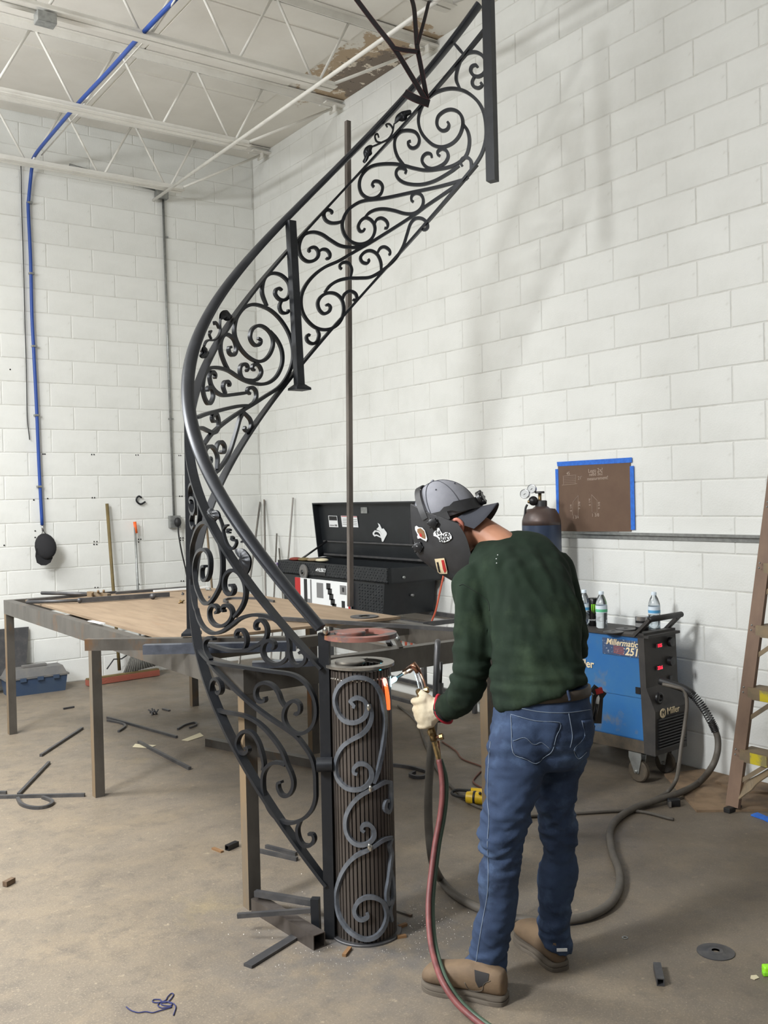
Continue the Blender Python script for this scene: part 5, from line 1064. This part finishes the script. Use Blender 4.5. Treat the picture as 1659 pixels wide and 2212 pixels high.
pk = [Z3(*p) for p in ((697, 195), (860, 240), (1025, 255), (1000, 350), (975, 440), (925, 480), (865, 528), (790, 495), (712, 455), (702, 320))]
pL = patch(jt, pk, 'back_pocket', 'denim', jeans, .004, smooth=True)
jt2 = bvh(jeans, pL) if pL else jt
pr_ = patch(jt, [Z3(*p) for p in ((1172, 238), (1260, 228), (1252, 320), (1235, 400), (1205, 450), (1150, 495), (1120, 435), (1165, 380), (1192, 335))], 'back_pocket', 'denim', jeans, .004, smooth=True)
seam(bvh(jeans, pr_), [Z3(*p) for p in ((1172, 238), (1192, 335), (1165, 380), (1120, 435), (1150, 495), (1205, 450))], 'pocket_stitching', 'stitch', jeans, .0012, .002); seam(jt2, pk+pk[:1], 'pocket_stitching', 'stitch', jeans, .0012, .002); seam(jt2, [Z3(*p) for p in ((712, 375), (790, 355), (850, 400), (900, 385), (960, 430))], 'pocket_stitching', 'stitch', jeans, .0009, .002)
seam(jt2, [Z3(*p) for p in ((605, 115), (740, 150), (900, 180), (1080, 185), (1230, 165))], 'yoke_seam', 'stitch', jeans, .0014)
seam(jt, [Z3(*p) for p in ((1085, 190), (1100, 270), (1110, 350), (1095, 420))], 'seat_seam', 'stitch', jeans); seam(jt, [Z3(*p) for p in ((560, 380), (545, 560), (540, 760), (550, 900), (540, 1060), (545, 1200), (540, 1400), (505, 1600), (480, 1750), (460, 1890))], 'side_seam', 'stitch', jeans)
for z_, (a, b, c_) in (('l', ((402, 1862), (520, 1930), (650, 1935))),): seam(jt, [Z3(*p) for p in (a, b, c_)], 'hem_stitching', 'stitch', jeans)
# belt
bl = resamp([(1071, 1275, 1484, 3.12, .119, 6), (1069, 1277, 1503, 3.12, .12, 6)], 2); loft(MB(), bl, 32).build('belt', 'belt', man, True)
seam(bvh(jeans), [Z3(*p) for p in ((1048, 5), (1075, 60), (1085, 105))], 'belt_loop', 'denim_dark', jeans, .006, .006)
# ---- boots
def boot(heel, toe, ank):
    h, t_ = fl(*heel), fl(*toe); f = (t_-h).normalized(); s = V((-f.y, f.x, 0)); Ln = (t_-h).length
    mb = MB(); R = []
    for u, w, hh in ((.0, .020, .088), (.03, .034, .100), (.10, .039, .105), (.25, .041, .108), (.40, .043, .110), (.55, .046, .102), (.70, .051, .091), (.84, .051, .084), (.94, .042, .072), (1.0, .020, .054)):
        c = h+f*(Ln*u); R.append([c+s*(w*math.copysign(abs(math.cos(q))**.7, math.cos(q)))+Zu*(.022+(hh-.022)*(.5+.5*math.sin(q))) for q in (2*math.pi*k/18 for k in range(18))])
    mb.rings(R); c = V((ank.x, ank.y, 0)); mb.tube([h+f*(Ln*.22)+Zu*.05, h.lerp(c, .5)+f*(Ln*.11)+Zu*.085, c+Zu*.13, c+Zu*.16], [.038, .042, .040, .040], 16)
    b = mb.build('boot', 'boot', man, True, remesh=.006, sm=4)
    so = MB(); out = []
    for u, w in ((-.015, .012), (0, .026), (.04, .036), (.15, .041), (.35, .039), (.5, .041), (.7, .052), (.86, .050), (.96, .036), (1.015, .012)): out.append((u, w))
    pts = [h+f*(Ln*u)+s*w for u, w in out]+[h+f*(Ln*u)-s*w for u, w in reversed(out)]
    pts = [V(p) for p in crom(pts, n=4, closed=True)]
    so.rings([[p+Zu*.001 for p in pts], [p+Zu*.012 for p in pts], [p*.97+(h+f*Ln*.5)*.03+Zu*.013 for p in pts], [p*.97+(h+f*Ln*.5)*.03+Zu*.016 for p in pts], [p+Zu*.017 for p in pts], [p+Zu*.024 for p in pts], [p*.97+(h+f*Ln*.5)*.03+Zu*.029 for p in pts]]); so.build('sole', 'boot_sole', b, True, sharp=50)
    return b, h, f, s, Ln
bL, *_ = boot((1094, 2166), (916, 2128), at(1050, 2095, 3.05)); bR, *_ = boot((1212, 2098), (1126, 2024), at(1197, 2028, 3.215))
bt = bvh(bL); patch(bt, [Z3(*p) for p in ((452, 1918), (500, 1932), (550, 1945), (545, 1985), (515, 2018), (478, 2032), (458, 1990))], 'elastic_gusset', 'boot_elastic', bL, .002); seam(bt, [Z3(*p) for p in ((385, 2000), (420, 2050), (500, 2055), (515, 2010), (560, 1990))], 'boot_seam', 'boot_sole', bL)
MB().box(at(1214, 2052, 3.135), (.034, .004, .009), X=CRh, Y=CFh).build('pull_tab', 'white_print', bR)
# ---- shirt
TOR = [(1069, 1266, 1497, 3.12, .124, 34), (1067, 1266, 1487, 3.12, .126, 32), (1064, 1262, 1455, 3.13, .118, 16), (1060, 1256, 1405, 3.15, .118, 4), (1056, 1254, 1350, 3.18, .122), (1044, 1250, 1300, 3.22, .126), (1024, 1240, 1258, 3.26, .128), (1014, 1224, 1220, 3.30, .122), (1022, 1206, 1190, 3.34, .105), (1044, 1188, 1166, 3.37, .08), (1078, 1165, 1152, 3.385, .05), (1100, 1145, 1147, 3.39, .02)]
ARM_L = [((1040, 1240, 3.29), .060), ((1022, 1270, 3.265), .066), ((1020, 1320, 3.24), .062), ((1021, 1390, 3.22), .059), ((1018, 1440, 3.22), .058), ((1004, 1490, 3.25), .055), ((982, 1520, 3.31), .047), ((962, 1528, 3.36), .042)]
ARM_R = [((1190, 1210, 3.36), .055), ((1206, 1240, 3.35), .060), ((1224, 1300, 3.34), .056), ((1236, 1360, 3.34), .052), ((1236, 1400, 3.36), .050), ((1215, 1440, 3.42), .046), ((1180, 1460, 3.50), .042), ((1140, 1470, 3.56), .036)]
mb = MB(); loft(mb, resamp([r if len(r) == 6 else (*r, 0) for r in TOR], 3), 28)
for arm in (ARM_L, ARM_R):
    q = crom([(*p, r) for p, r in arm], n=4); mb.tube([at(x, y, d) for x, y, d, r in q], [r for *_, r in q], 18)
def sd(p):
    z = p.z; low = math.exp(-((z-.97)/.06)**2)
    up = 1 if z < 1.36 else max(.15, 1-(z-1.36)/.1)
    sx_ = p.dot(CR); rd = lambda a, b: .3-abs(noise.noise(V((a, b, 1.7))))
    return .013*up*rd(sx_*13+z*5, z*3)+.010*low*rd(sx_*4, z*30+sx_*8)+.008*up*noise.noise(V((p.x*19+p.y*8+z*5, p.y*5, z*3.2)))+.014*low*noise.noise(V((p.x*5, p.y*5, z*42)))+.006*up*noise.noise(V((p.x*30, p.y*30, z*9)))+.010*math.exp(-((z-1.02)/.14)**2)*noise.noise(V((p.x*12+z*24, p.y*12, z*16)))
shirt = mb.build('shirt', 'shirt', man, True, remesh=.0075, sm=4, disp=sd)
st_ = bvh(shirt); Z1 = lambda x, y: (860+x/3.77, 1030+y/3.77)
seam(st_, [Z1(*p) for p in ((500, 885), (535, 878), (600, 915), (680, 970), (735, 1020), (745, 1090))], 'sleeve_seam', mat('shirt_dark', L(26, 36, 28), .9), shirt, .0016)
for x, y in ((811, 637), (800, 668), (802, 703)): MB().sph(hit(st_, *Z1(x, y), .0), .0022, n=6, m=4).build('paint_speck', 'white_print', shirt)
q = [at(*p, d) for p, d in (((951, 1502), 3.35), ((949, 1515), 3.345), ((956, 1545), 3.35), ((972, 1556), 3.36))]
# ---- head, neck, ear
HC = at(966, 1112, 3.46)
hf = (-CRh*.95+CFh*.31).normalized(); Fh = (hf*math.cos(.436)-Zu*math.sin(.436)).normalized(); Uh = (hf*math.sin(.436)+Zu*math.cos(.436)).normalized(); Sh = (-CFh*.95-CRh*.31).normalized()
def hp(f, u, s): return HC+Fh*f+Uh*u+Sh*s
mb = MB(); mb.sph(hp(-.002, .012, 0), (.098, .078, .104), Fh, Sh, Uh, 20, 14); mb.sph(hp(.03, -.055, 0), (.062, .062, .072), Fh, Sh, Uh, 16, 10); mb.sph(hp(.065, -.10, 0), (.03, .036, .024), Fh, Sh, Uh, 12, 8); mb.sph(hp(-.005, -.095, 0), (.062, .066, .062), Fh, Sh, Uh, 16, 10)
mb.tube([hp(.088, .01, 0), hp(.112, -.038, 0), hp(.095, -.045, 0)], [.009, .014, .012], 10); mb.sph(hp(.092, -.075, 0), (.010, .024, .011), Fh, Sh, Uh, 10, 6)
for s in (-1, 1): mb.sph(hp(.083, .005, .032*s), (.012, .017, .012), Fh, Sh, Uh, 8, 6)
mb.tube([at(1004, 1128, 3.45), at(1024, 1142, 3.44), at(1052, 1158, 3.41), at(1082, 1180, 3.37), at(1100, 1200, 3.35)], [.062, .058, .057, .062, .07], 18)
body = mb.build('body', 'skin', man, True, remesh=.005, sm=6)
for s in (1, -1):
    e = MB(); e.tube([V(p) for p in crom([hp(-.036, -.085, .070*s), hp(-.054, -.060, .084*s), hp(-.044, -.037, .088*s), hp(-.020, -.043, .084*s), hp(-.018, -.07, .078*s), hp(-.032, -.097, .070*s)], n=4)], .007, 8); e.sph(hp(-.032, -.067, .074*s), (.018, .006, .026), Fh, Sh, Uh, 10, 6); e.build('ear', 'skin_pink', body, True)
for s in (1, -1): MB().sph(hp(.092, .006, .032*s), (.006, .012, .006), Fh, Sh, Uh, 10, 6).build('eye', 'white_print', body, True)
MB().tube([hp(.099, -.078, -.02), hp(.103, -.079, 0), hp(.099, -.078, .02)], .003, 6).build('mouth', 'skin_pink', body, True)
mb = MB(); mb.sph(hp(-.012, .0, 0), (.097, .08, .085), Fh, Sh, Uh, 20, 12); mb.build('hair', 'hair', body, True)
MB().sph(hp(.035, -.085, .0), (.058, .0635, .04), Fh, Sh, Uh, 14, 8).build('beard', 'hair', body, True)
# ---- baseball cap worn backwards
mb = MB(); R = []
for i in range(15):
    a = -.22+(math.pi/2+.22)*i/14; r = max(math.cos(a), .02); h = math.sin(a)
    R.append([hp(-.004+.110*r*math.cos(q), .012+.118*h-.012*math.cos(q)*r*-1, .091*r*math.sin(q)) for q in (2*math.pi*k/36 for k in range(36))])
cap = mb.rings(R).build('cap_crown', 'cap_grey', man, True)
MB().sph(hp(-.004, .133, 0), (.008, .008, .005), Fh, Sh, Uh, 10, 6).build('cap_button', 'cap_grey', cap, True)
for k in range(6):
    a0 = k*math.pi/3+.2; P = [hp(-.004+.1112*math.cos(b)*math.cos(a0), .012+.1192*math.sin(b)+.012*math.cos(a0)*math.cos(b), .0922*math.cos(b)*math.sin(a0)) for b in (-.1+1.6*i/12 for i in range(13))]
    MB().tube(P, .0012, 5).build('cap_seam', 'cap_bill', cap, True)
    q = hp(-.004+.111*math.cos(.75)*math.cos(a0+.5), .012+.119*math.sin(.75)+.01*math.cos(a0+.5)*.7, .092*math.cos(.75)*math.sin(a0+.5)); MB().sph(q, .003, n=6, m=4).build('cap_eyelet', 'cap_bill', cap, True)
mb = MB(); rows = []
for i in range(7):
    v = i/6; row = []
    for j in range(17):
        a = -1.25+2.5*j/16; ca, sa = math.cos(a), math.sin(a)
        f = -.098*ca-.088*v*max(ca, .0)**.45; s = .092*sa*(1-.08*v); u = -.020-.022*v-.052*(sa*sa)*(.30+.70*v)
        row.append((f, u, s))
    rows.append(row)
top = [[hp(f, u, s) for f, u, s in r] for r in rows]; bot = [[hp(f, u-.004, s) for f, u, s in r] for r in rows]
vs = [p for r in top for p in r]+[p for r in bot for p in r]; nn = 17; k0 = 7*17; fs = []
for i in range(6):
    for j in range(16): a = i*nn+j; fs += [(a, a+1, a+nn+1, a+nn), (k0+a, k0+a+nn, k0+a+nn+1, k0+a+1)]
for j in range(16): a = 6*nn+j; fs.append((a, a+1, k0+a+1, k0+a)); a = j; fs.append((a+1, a, k0+a, k0+a+1))
for i in range(6):
    a = i*nn; fs.append((a, a+nn, k0+a+nn, k0+a)); a = i*nn+16; fs.append((a+nn, a, k0+a, k0+a+nn))
MB().add(vs, fs).build('cap_bill', 'cap_bill', man, True, sharp=50)
# ---- glove closed on the torch handle
TD = 3.40
h0, h1 = at(911, 1493, TD), at(937, 1592, TD-.01); ax = (h1-h0).normalized()
gx = (-CR*.9-CF*.2); gx = (gx-ax*gx.dot(ax)).normalized(); gy = ax.cross(gx)          # gx left, gy towards/away
if gy.dot(CF) < 0: gy = -gy
def gp_(a, r, ang): return h0.lerp(h1, a)+(gx*math.cos(ang)+gy*math.sin(ang))*r       # angle 0 = left, +90 = away from camera
mb = MB()
mb.tube([at(957, 1528, 3.37), at(944, 1531, 3.385), at(930, 1536, 3.39), at(920, 1538, 3.39)], [.038, .041, .043, .036], 16)
mb.sph(h0.lerp(h1, .46)-gy*.012+gx*.008, (.045, .034, .056), gx, gy, ax, 18, 12)
for i, (a, r) in enumerate(((.16, .0125), (.34, .0135), (.52, .013), (.69, .0115))):
    q = [gp_(a, .030, -1.5), gp_(a, .037, -.6), gp_(a, .038, .2), gp_(a+.01, .034, 1.1), gp_(a+.02, .030, 2.0), gp_(a+.03, .024, 2.7)]
    P = [V(p) for p in crom(q, n=4)]; mb.tube(P, [r*(1.05-.25*k/len(P)) for k in range(len(P))], 10)
q = [at(935, 1528, 3.37), gp_(.25, .033, -2.2), gp_(.10, .026, -1.6), gp_(-.02, .020, -1.0)]; P = [V(p) for p in crom(q, n=4)]; mb.tube(P, [.016*(1.05-.3*k/len(P)) for k in range(len(P))], 10)
glove = mb.build('glove', 'glove', man, True, remesh=.0045, sm=3, disp=lambda p: .0022*noise.noise(p*55))
cq = [at(x, y, d) for x, y, d in ((946, 1502, 3.36), (941, 1520, 3.345), (944, 1545, 3.345), (960, 1560, 3.355), (975, 1558, 3.38), (972, 1535, 3.41), (958, 1512, 3.40))]
MB().tube([V(p) for p in crom(cq, n=5, closed=True)], .0055, 8, closed=True).build('cuff_trim', 'glove_red', glove, True)
MB().tube([at(952, 1529, 3.375), at(968, 1531, 3.35)], [.040, .045], 18).build('cuff', 'black_cloth', glove, True)
MB().tube([at(963, 1527, 3.36), at(975, 1524, 3.33), at(980, 1523, 3.32)], [.046, .049, .048], 18).build('sleeve_cuff', 'shirt', shirt, True)
# ================================================================ welding helmet
hm = thing('welding_helmet', hp(.05, -.25, 0), 'black welding helmet with stickers worn over a grey cap', 'helmet')
LV = [((-.046, -.052), (.032, .022), (.088, .086), .103, .098, .060), ((-.052, -.10), (.04, -.03), (.112, .03), .104, .100, .062), ((-.045, -.15), (.045, -.09), (.134, -.035), .102, .098, .062), ((-.03, -.195), (.048, -.145), (.146, -.088), .096, .092, .060), ((-.008, -.23), (.045, -.2), (.105, -.172), .084, .080, .048), ((.028, -.258), (.045, -.252), (.062, -.238), .05, .046, .03)]
rows = []
for b_, m_, f_, lb, lm, lf in [tuple((*x[0:2], *x[2:4], *x[4:6]) and ((x[0], x[1]), (x[2], x[3]), (x[4], x[5]), x[6], x[7], x[8])) for x in crom([(*a, *b, *c, d, e, f) for a, b, c, d, e, f in LV], n=4)]:
    near = [(b_, lb), (((b_[0]+m_[0])/2, (b_[1]+m_[1])/2), (lb+lm)/2+.004), (m_, lm), (((m_[0]+f_[0])/2, (m_[1]+f_[1])/2), (lm+lf)/2+.006), (f_, lf), ((f_[0]+.006, f_[1]), lf*.6)]
    pts = [hp(p[0], p[1], s) for p, s in near]+[hp(f_[0]+.008, f_[1], 0)]+[hp(p[0], p[1], -s) for p, s in reversed(near)]
    rows.append(pts)
no = len(rows[0]); vs = [p for r in rows for p in r]; fs = []
for i in range(len(rows)-1):
    for j in range(no-1): a = i*no+j; fs.append((a, a+1, a+no+1, a+no))
shell = MB().add(vs, fs).build('shell', 'mask', hm, True, sharp=45)
sm_ = shell.modifiers.new('thick', 'SOLIDIFY'); sm_.thickness = .004; sm_.offset = 1
dgx = bpy.context.evaluated_depsgraph_get(); nm_ = bpy.data.meshes.new_from_object(shell.evaluated_get(dgx)); shell.modifiers.clear(); shell.data = nm_
shell.data.set_sharp_from_angle(angle=math.radians(45))
MB().box(hp(.135, .0, 0), (.012, .10, .09), X=Fh+Uh*.45, Y=Sh).build('lens', 'black_plastic', hm)
MB().tube([V(p) for p in rows[0]], .003, 6).build('edge_bead', 'mask', shell, True)
mt = bvh(shell); Z4 = lambda x, y: (880+x/7.9, 1050+y/7.9)
def knob(x, y, r):
    p = hit(mt, *Z4(x, y), .004); k = MB().lathe([(.002, 0), (r, 0), (r*.95, .012), (r*.6, .014), (.002, .014)], p, 14, axis=(Sh*.9-CF*.3)).build('knob', 'black_plastic', hm, True, sharp=35)
    for j in range(6):
        a = j*1.047; u, w = perp((Sh*.9-CF*.3).normalized()); MB().sph(p+(Sh*.9-CF*.3).normalized()*.008+(u*math.cos(a)+w*math.sin(a))*r*.95, r*.28, n=8, m=5).build('knob_lug', 'black_plastic', k, True)
knob(445, 630, .017); knob(200, 1040, .018); MB().bar(hit(mt, *Z4(110, 1105), .018), hit(mt, *Z4(215, 1015), .018), .006, .004, up=CF).build('knob_lever', 'chrome', hm)
s1 = patch(mt, [Z4(*p) for p in ((150, 690), (175, 675), (210, 700), (265, 705), (310, 755), (335, 830), (352, 900), (335, 940), (290, 915), (240, 885), (195, 895), (185, 860), (195, 830), (165, 770), (150, 740))], 'sticker', 'white_print', hm, .0055)
patch(mt, [Z4(*p) for p in ((190, 730), (245, 712), (300, 760), (325, 850), (320, 900), (270, 880), (220, 820), (190, 780))], 'sticker_print', 'offcut_rust', hm, .0065); patch(mt, [Z4(*p) for p in ((222, 820), (250, 795), (275, 830), (262, 868), (235, 855))], 'sticker_print', 'red_print', hm, .0072)
s2 = patch(mt, [Z4(*p) for p in ((510, 712), (550, 712), (578, 770), (610, 815), (660, 785), (720, 790), (760, 850), (762, 890), (720, 930), (640, 958), (560, 945), (540, 890), (500, 860), (460, 845), (458, 800), (480, 765), (520, 755))], 'sticker', 'white_print', hm, .0055)
def mtext(s, x, y, sz, ang=-.35):
    p = hit(mt, *Z4(x, y), .0066); q = hit(mt, *Z4(x+30, y), .0066)-p; d = q.normalized(); up = (Zu-d*Zu.dot(d)).normalized(); X = (d*math.cos(ang)-up*math.sin(ang)*-1); Xv = d*math.cos(ang)+up*math.sin(-ang); Yv = up*math.cos(ang)-d*math.sin(-ang)
    text(s, 'sticker_lettering', 'black_plastic', hm, p, Xv, Yv, sz, .0008, bold=.0004)
mtext("I'd", 532, 795, .018); mtext('TACK', 640, 846, .0165); mtext('THAT', 655, 908, .0165)
patch(mt, [Z4(*p) for p in ((475, 1235), (640, 1222), (692, 1440), (690, 1480), (570, 1480), (535, 1455))], 'sticker', 'cream_print', hm, .0055); patch(mt, [Z4(*p) for p in ((590, 1255), (635, 1250), (680, 1430), (650, 1470), (620, 1400))], 'sticker_print', 'red_print', hm, .0064); patch(mt, [Z4(*p) for p in ((510, 1290), (540, 1285), (580, 1450), (550, 1450))], 'sticker_print', 'black_plastic', hm, .0064)
# headgear
ring = [hp(-.006+.122*math.cos(a), .004+.028*math.cos(a)+(.012 if math.cos(a) < 0 else 0), .100*math.sin(a)) for a in (2*math.pi*k/40 for k in range(40))]
RR_ = []
for k in range(40):
    a = 2*math.pi*k/40; hgt = .009+(.011 if math.cos(a) < -.35 else 0); o_ = (Fh*math.cos(a)+Sh*math.sin(a)); RR_.append([ring[k]-Uh*hgt, ring[k]-Uh*hgt+o_*.003, ring[k]+Uh*hgt+o_*.003, ring[k]+Uh*hgt])
MB().rings(RR_, closed=True).build('headband', 'mask', hm, True, sharp=40)
st = [hp(.045+.01*math.cos(a), .012+.123*math.sin(a), .099*math.cos(a)) for a in (math.pi*k/20 for k in range(21))]
MB().sweep(st, [(p-hp(.045, .0, 0)) for p in st], .022, .003).build('crown_strap', 'mask', hm, True, sharp=40)
kb_ = hp(-.128, .0, .0); bk = MB().lathe([(.002, 0), (.026, 0), (.027, .012), (.020, .02), (.002, .02)], kb_, 20, axis=-Fh).build('ratchet_knob', 'black_plastic', hm, True, sharp=35)
for j in range(8):
    a = j*.785; MB().sph(kb_-Fh*.016+(Uh*math.cos(a)+Sh*math.sin(a))*.022, .006, n=8, m=5).build('knob_lug', 'black_plastic', bk, True)
for s in (1, -1): MB().bar(hp(.03, -.01, .101*s), hp(-.03, -.012, .103*s), .028, .006, up=Sh).build('pivot_arm', 'mask', hm)
# ================================================================ cutting torch, flame, hoses
to = thing('heating_torch', h1, 'brass gas heating torch held in the gloved hand with flame lit', 'torch')
MB().tube([h0, h1], .0125, 12).build('handle', 'brass', to, True)
tipd = 3.52
tip = at(858, 1463, tipd); hd = at(893, 1441, 3.475)
MB().tube([at(888, 1444, 3.48), at(876, 1452, 3.50), tip], [.008, .0065, .0055], 10).build('nozzle', 'black_plastic', to, True)
MB().tube([at(873, 1452, 3.50), at(884, 1447, 3.485)], .011, 6).build('nozzle_nut', 'copper', to); MB().tube([at(882, 1448, 3.485), at(895, 1438, 3.47), at(904, 1452, 3.465)], [.013, .015, .013], 10).build('torch_head', 'copper', to, True)
for a, b, m in (((893, 1444), (908, 1494), 'chrome'), ((898, 1443), (916, 1494), 'chrome'), ((907, 1450), (921, 1492), 'copper')): MB().tube([V(p) for p in crom([at(*a, 3.47), at((a[0]+b[0])/2+1.5, (a[1]+b[1])/2, 3.45), at(*b, 3.42)], n=5)], .004, 8).build('gas_tube', m, to, True)
def valve(x, y, d, dirx, diry): c = at(x, y, d); a_ = (CR*dirx-CU*diry-CF*.3).normalized(); MB().lathe([(.003, 0), (.012, 0), (.012, .012), (.009, .015), (.003, .015)], c, 8, axis=a_).build('valve_knob', 'brass', to)
valve(908, 1494, 3.41, -1, .3); valve(918, 1491, 3.41, 1, -.2); valve(911, 1503, 3.40, -1, .4)
MB().tube([at(933, 1580, TD-.01), at(937, 1600, TD-.012)], .013, 8).build('handle_end', 'brass', to, True); MB().tube([at(935, 1592, TD-.01), at(952, 1592, TD-.02)], .006, 8).build('valve_arm', 'copper', to, True); valve(950, 1592, TD-.02, 1, -.3); valve(933, 1581, TD-.03, -1, .2)
MB().tube([at(938, 1602, TD-.012), at(940, 1612, TD-.014), at(944, 1625, TD-.016), at(948, 1642, TD-.02)], [.011, .009, .0105, .009], 8).build('hose_fitting', 'brass', to); MB().tube([at(945, 1600, TD), at(948, 1640, TD)], .008, 8).build('hose_fitting', 'copper', to, True)
# flame: white-cyan cone against the bar
fm = at(833, 1482, tipd); fd = (fm-tip); L_ = fd.length
MB().tube([tip, tip+fd*.2, tip+fd*.55, tip+fd*.95], [.004, .0095, .007, .002], 12).build('flame', 'flame_core', to, True)
MB().tube([at(834, 1476, tipd), at(833, 1460, tipd), at(834, 1445, tipd)], [.005, .004, .001], 10).build('flame_lick', 'flame_core', to, True)
MB().tube([at(822, 1472, tipd-.03), at(821, 1452, tipd-.03), at(823, 1432, tipd-.02)], [.003, .0045, .0015], 10).build('flame_lick', 'flame_blue', to, True)
fl_ = bpy.data.lights.new('flame_light', 'POINT'); fl_.energy = .35; fl_.color = (.6, .9, 1); fl_.shadow_soft_size = .02; fo = bpy.data.objects.new('flame_light', fl_); COL.objects.link(fo); fo.location = tip+fd*.4-CF*.03
# twin hoses: red and green
HP = [(948, 1640, 3.38), (954, 1680, 3.37), (955, 1720, 3.355), (950, 1765, 3.34), (940, 1820, 3.31), (932, 1880, 3.27), (926, 1940, 3.22), (926, 1990, 3.17), (931, 2040, 3.11), (942, 2085, 3.02), (958, 2125, 2.94), (985, 2165, 2.90), (1020, 2198, 2.86), (1060, 2228, 2.79), (1120, 2265, 2.72)]
for dx, dd, m, nm, lb in ((0, 0, 'hose_red', 'gas_hose', 'red rubber gas hose hanging from the torch to the floor'), (9, .015, 'hose_green', 'gas_hose', 'green rubber gas hose beside the red one under the torch')):
    P = []
    for i, (x, y, d) in enumerate(HP):
        p = at(x+dx*(1 if i > 0 else .4), y-dx*.3*(i > 8), d+dd); p.z = max(p.z, .012); P.append(p)
    MB().tube([V(p) for p in crom(P, n=7)], .0095 if dx == 0 else .008, 12).build(nm, m, None, True, label=lb, cat='hose', group='torch hoses')
MB().cyl(at(944, 1625, TD+.01), at(946, 1650, TD+.01), .0065, 10).build('spare_tube', 'cord_brown', to, True)
# things in the back pocket
jt = bvh(jeans)
kp = at(1283, 1520, 3.22); t = thing('utility_knife', kp, 'red and black tool sticking out of the right back pocket', 'tool')
a, b = at(1287, 1560, 3.22), at(1291, 1500, 3.20); MB().bar(a, b, .034, .02, up=CF).build('body', 'black_plastic', t); MB().bar(at(1287, 1502, 3.19), at(1297, 1488, 3.19), .046, .02, up=CF).build('head', 'black_plastic', t); MB().bar(at(1286, 1494, 3.185), at(1301, 1490, 3.185), .018, .016, up=CF).build('red_cap', 'red_print', t)
t = thing('marker_pen', at(1287, 1540, 3.16), 'white tipped marker standing in the right back pocket', 'marker'); a, b = at(1284, 1556, 3.16), at(1290, 1520, 3.16); MB().tube([a, b], .006, 10).build('barrel', 'black_plastic', t, True); MB().tube([b, b+(b-a)*.35, b+(b-a)*.5], [.006, .005, .001], 10).build('cap', 'white_print', t, True)
# ================================================================ lifting straps
def ribbon(pts, w, nm, parent, m='strap'):
    P = [V(p) for p in crom([p if isinstance(p, V) else at(*p) for p in pts], n=6)]; MB().sweep(P, [CF*-1]*len(P), w, .004).build(nm, m, parent)
    for s in (-1, 1):
        Q = []
        for i in range(len(P)): tt = (P[min(i+1, len(P)-1)]-P[max(i-1, 0)]).normalized(); Q.append(P[i]+tt.cross(CF).normalized()*w*.46*s-CF*.0035)
        MB().tube(Q, .0009, 4).build('edge_stripe', 'strap_edge', parent)
ZA = lambda x, y, d: (620+x/2.765, y/2.765, d)
sd_ = 4.88
sg = thing('lifting_strap', at(905, 200, sd_), 'dark webbing sling holding the railing up from the joists', 'strap')
ribbon([V((-1.72, -4.215, 4.41)), ZA(500, 110, 5.0), ZA(640, 290, sd_), ZA(740, 450, sd_), ZA(830, 600, sd_)], .026, 'webbing', sg)
ribbon([V((-1.2, -4.215, 4.41)), ZA(758, 45, 5.25), ZA(768, 160, 5.05), ZA(778, 285, sd_+.01), ZA(800, 400, sd_+.01), ZA(835, 590, sd_+.01)], .024, 'webbing', sg)
ribbon([V((-1.06, -4.215, 4.41)), ZA(845, 20, 5.3), ZA(820, 120, 5.1), ZA(780, 265, sd_+.02)], .018, 'webbing', sg); ribbon([ZA(640, 288, sd_-.01), ZA(700, 300, sd_-.01), ZA(780, 310, sd_-.01)], .022, 'knot', sg); ribbon([ZA(700, 555, sd_-.01), ZA(770, 590, sd_-.015), ZA(850, 620, sd_)], .04, 'wrap', sg)
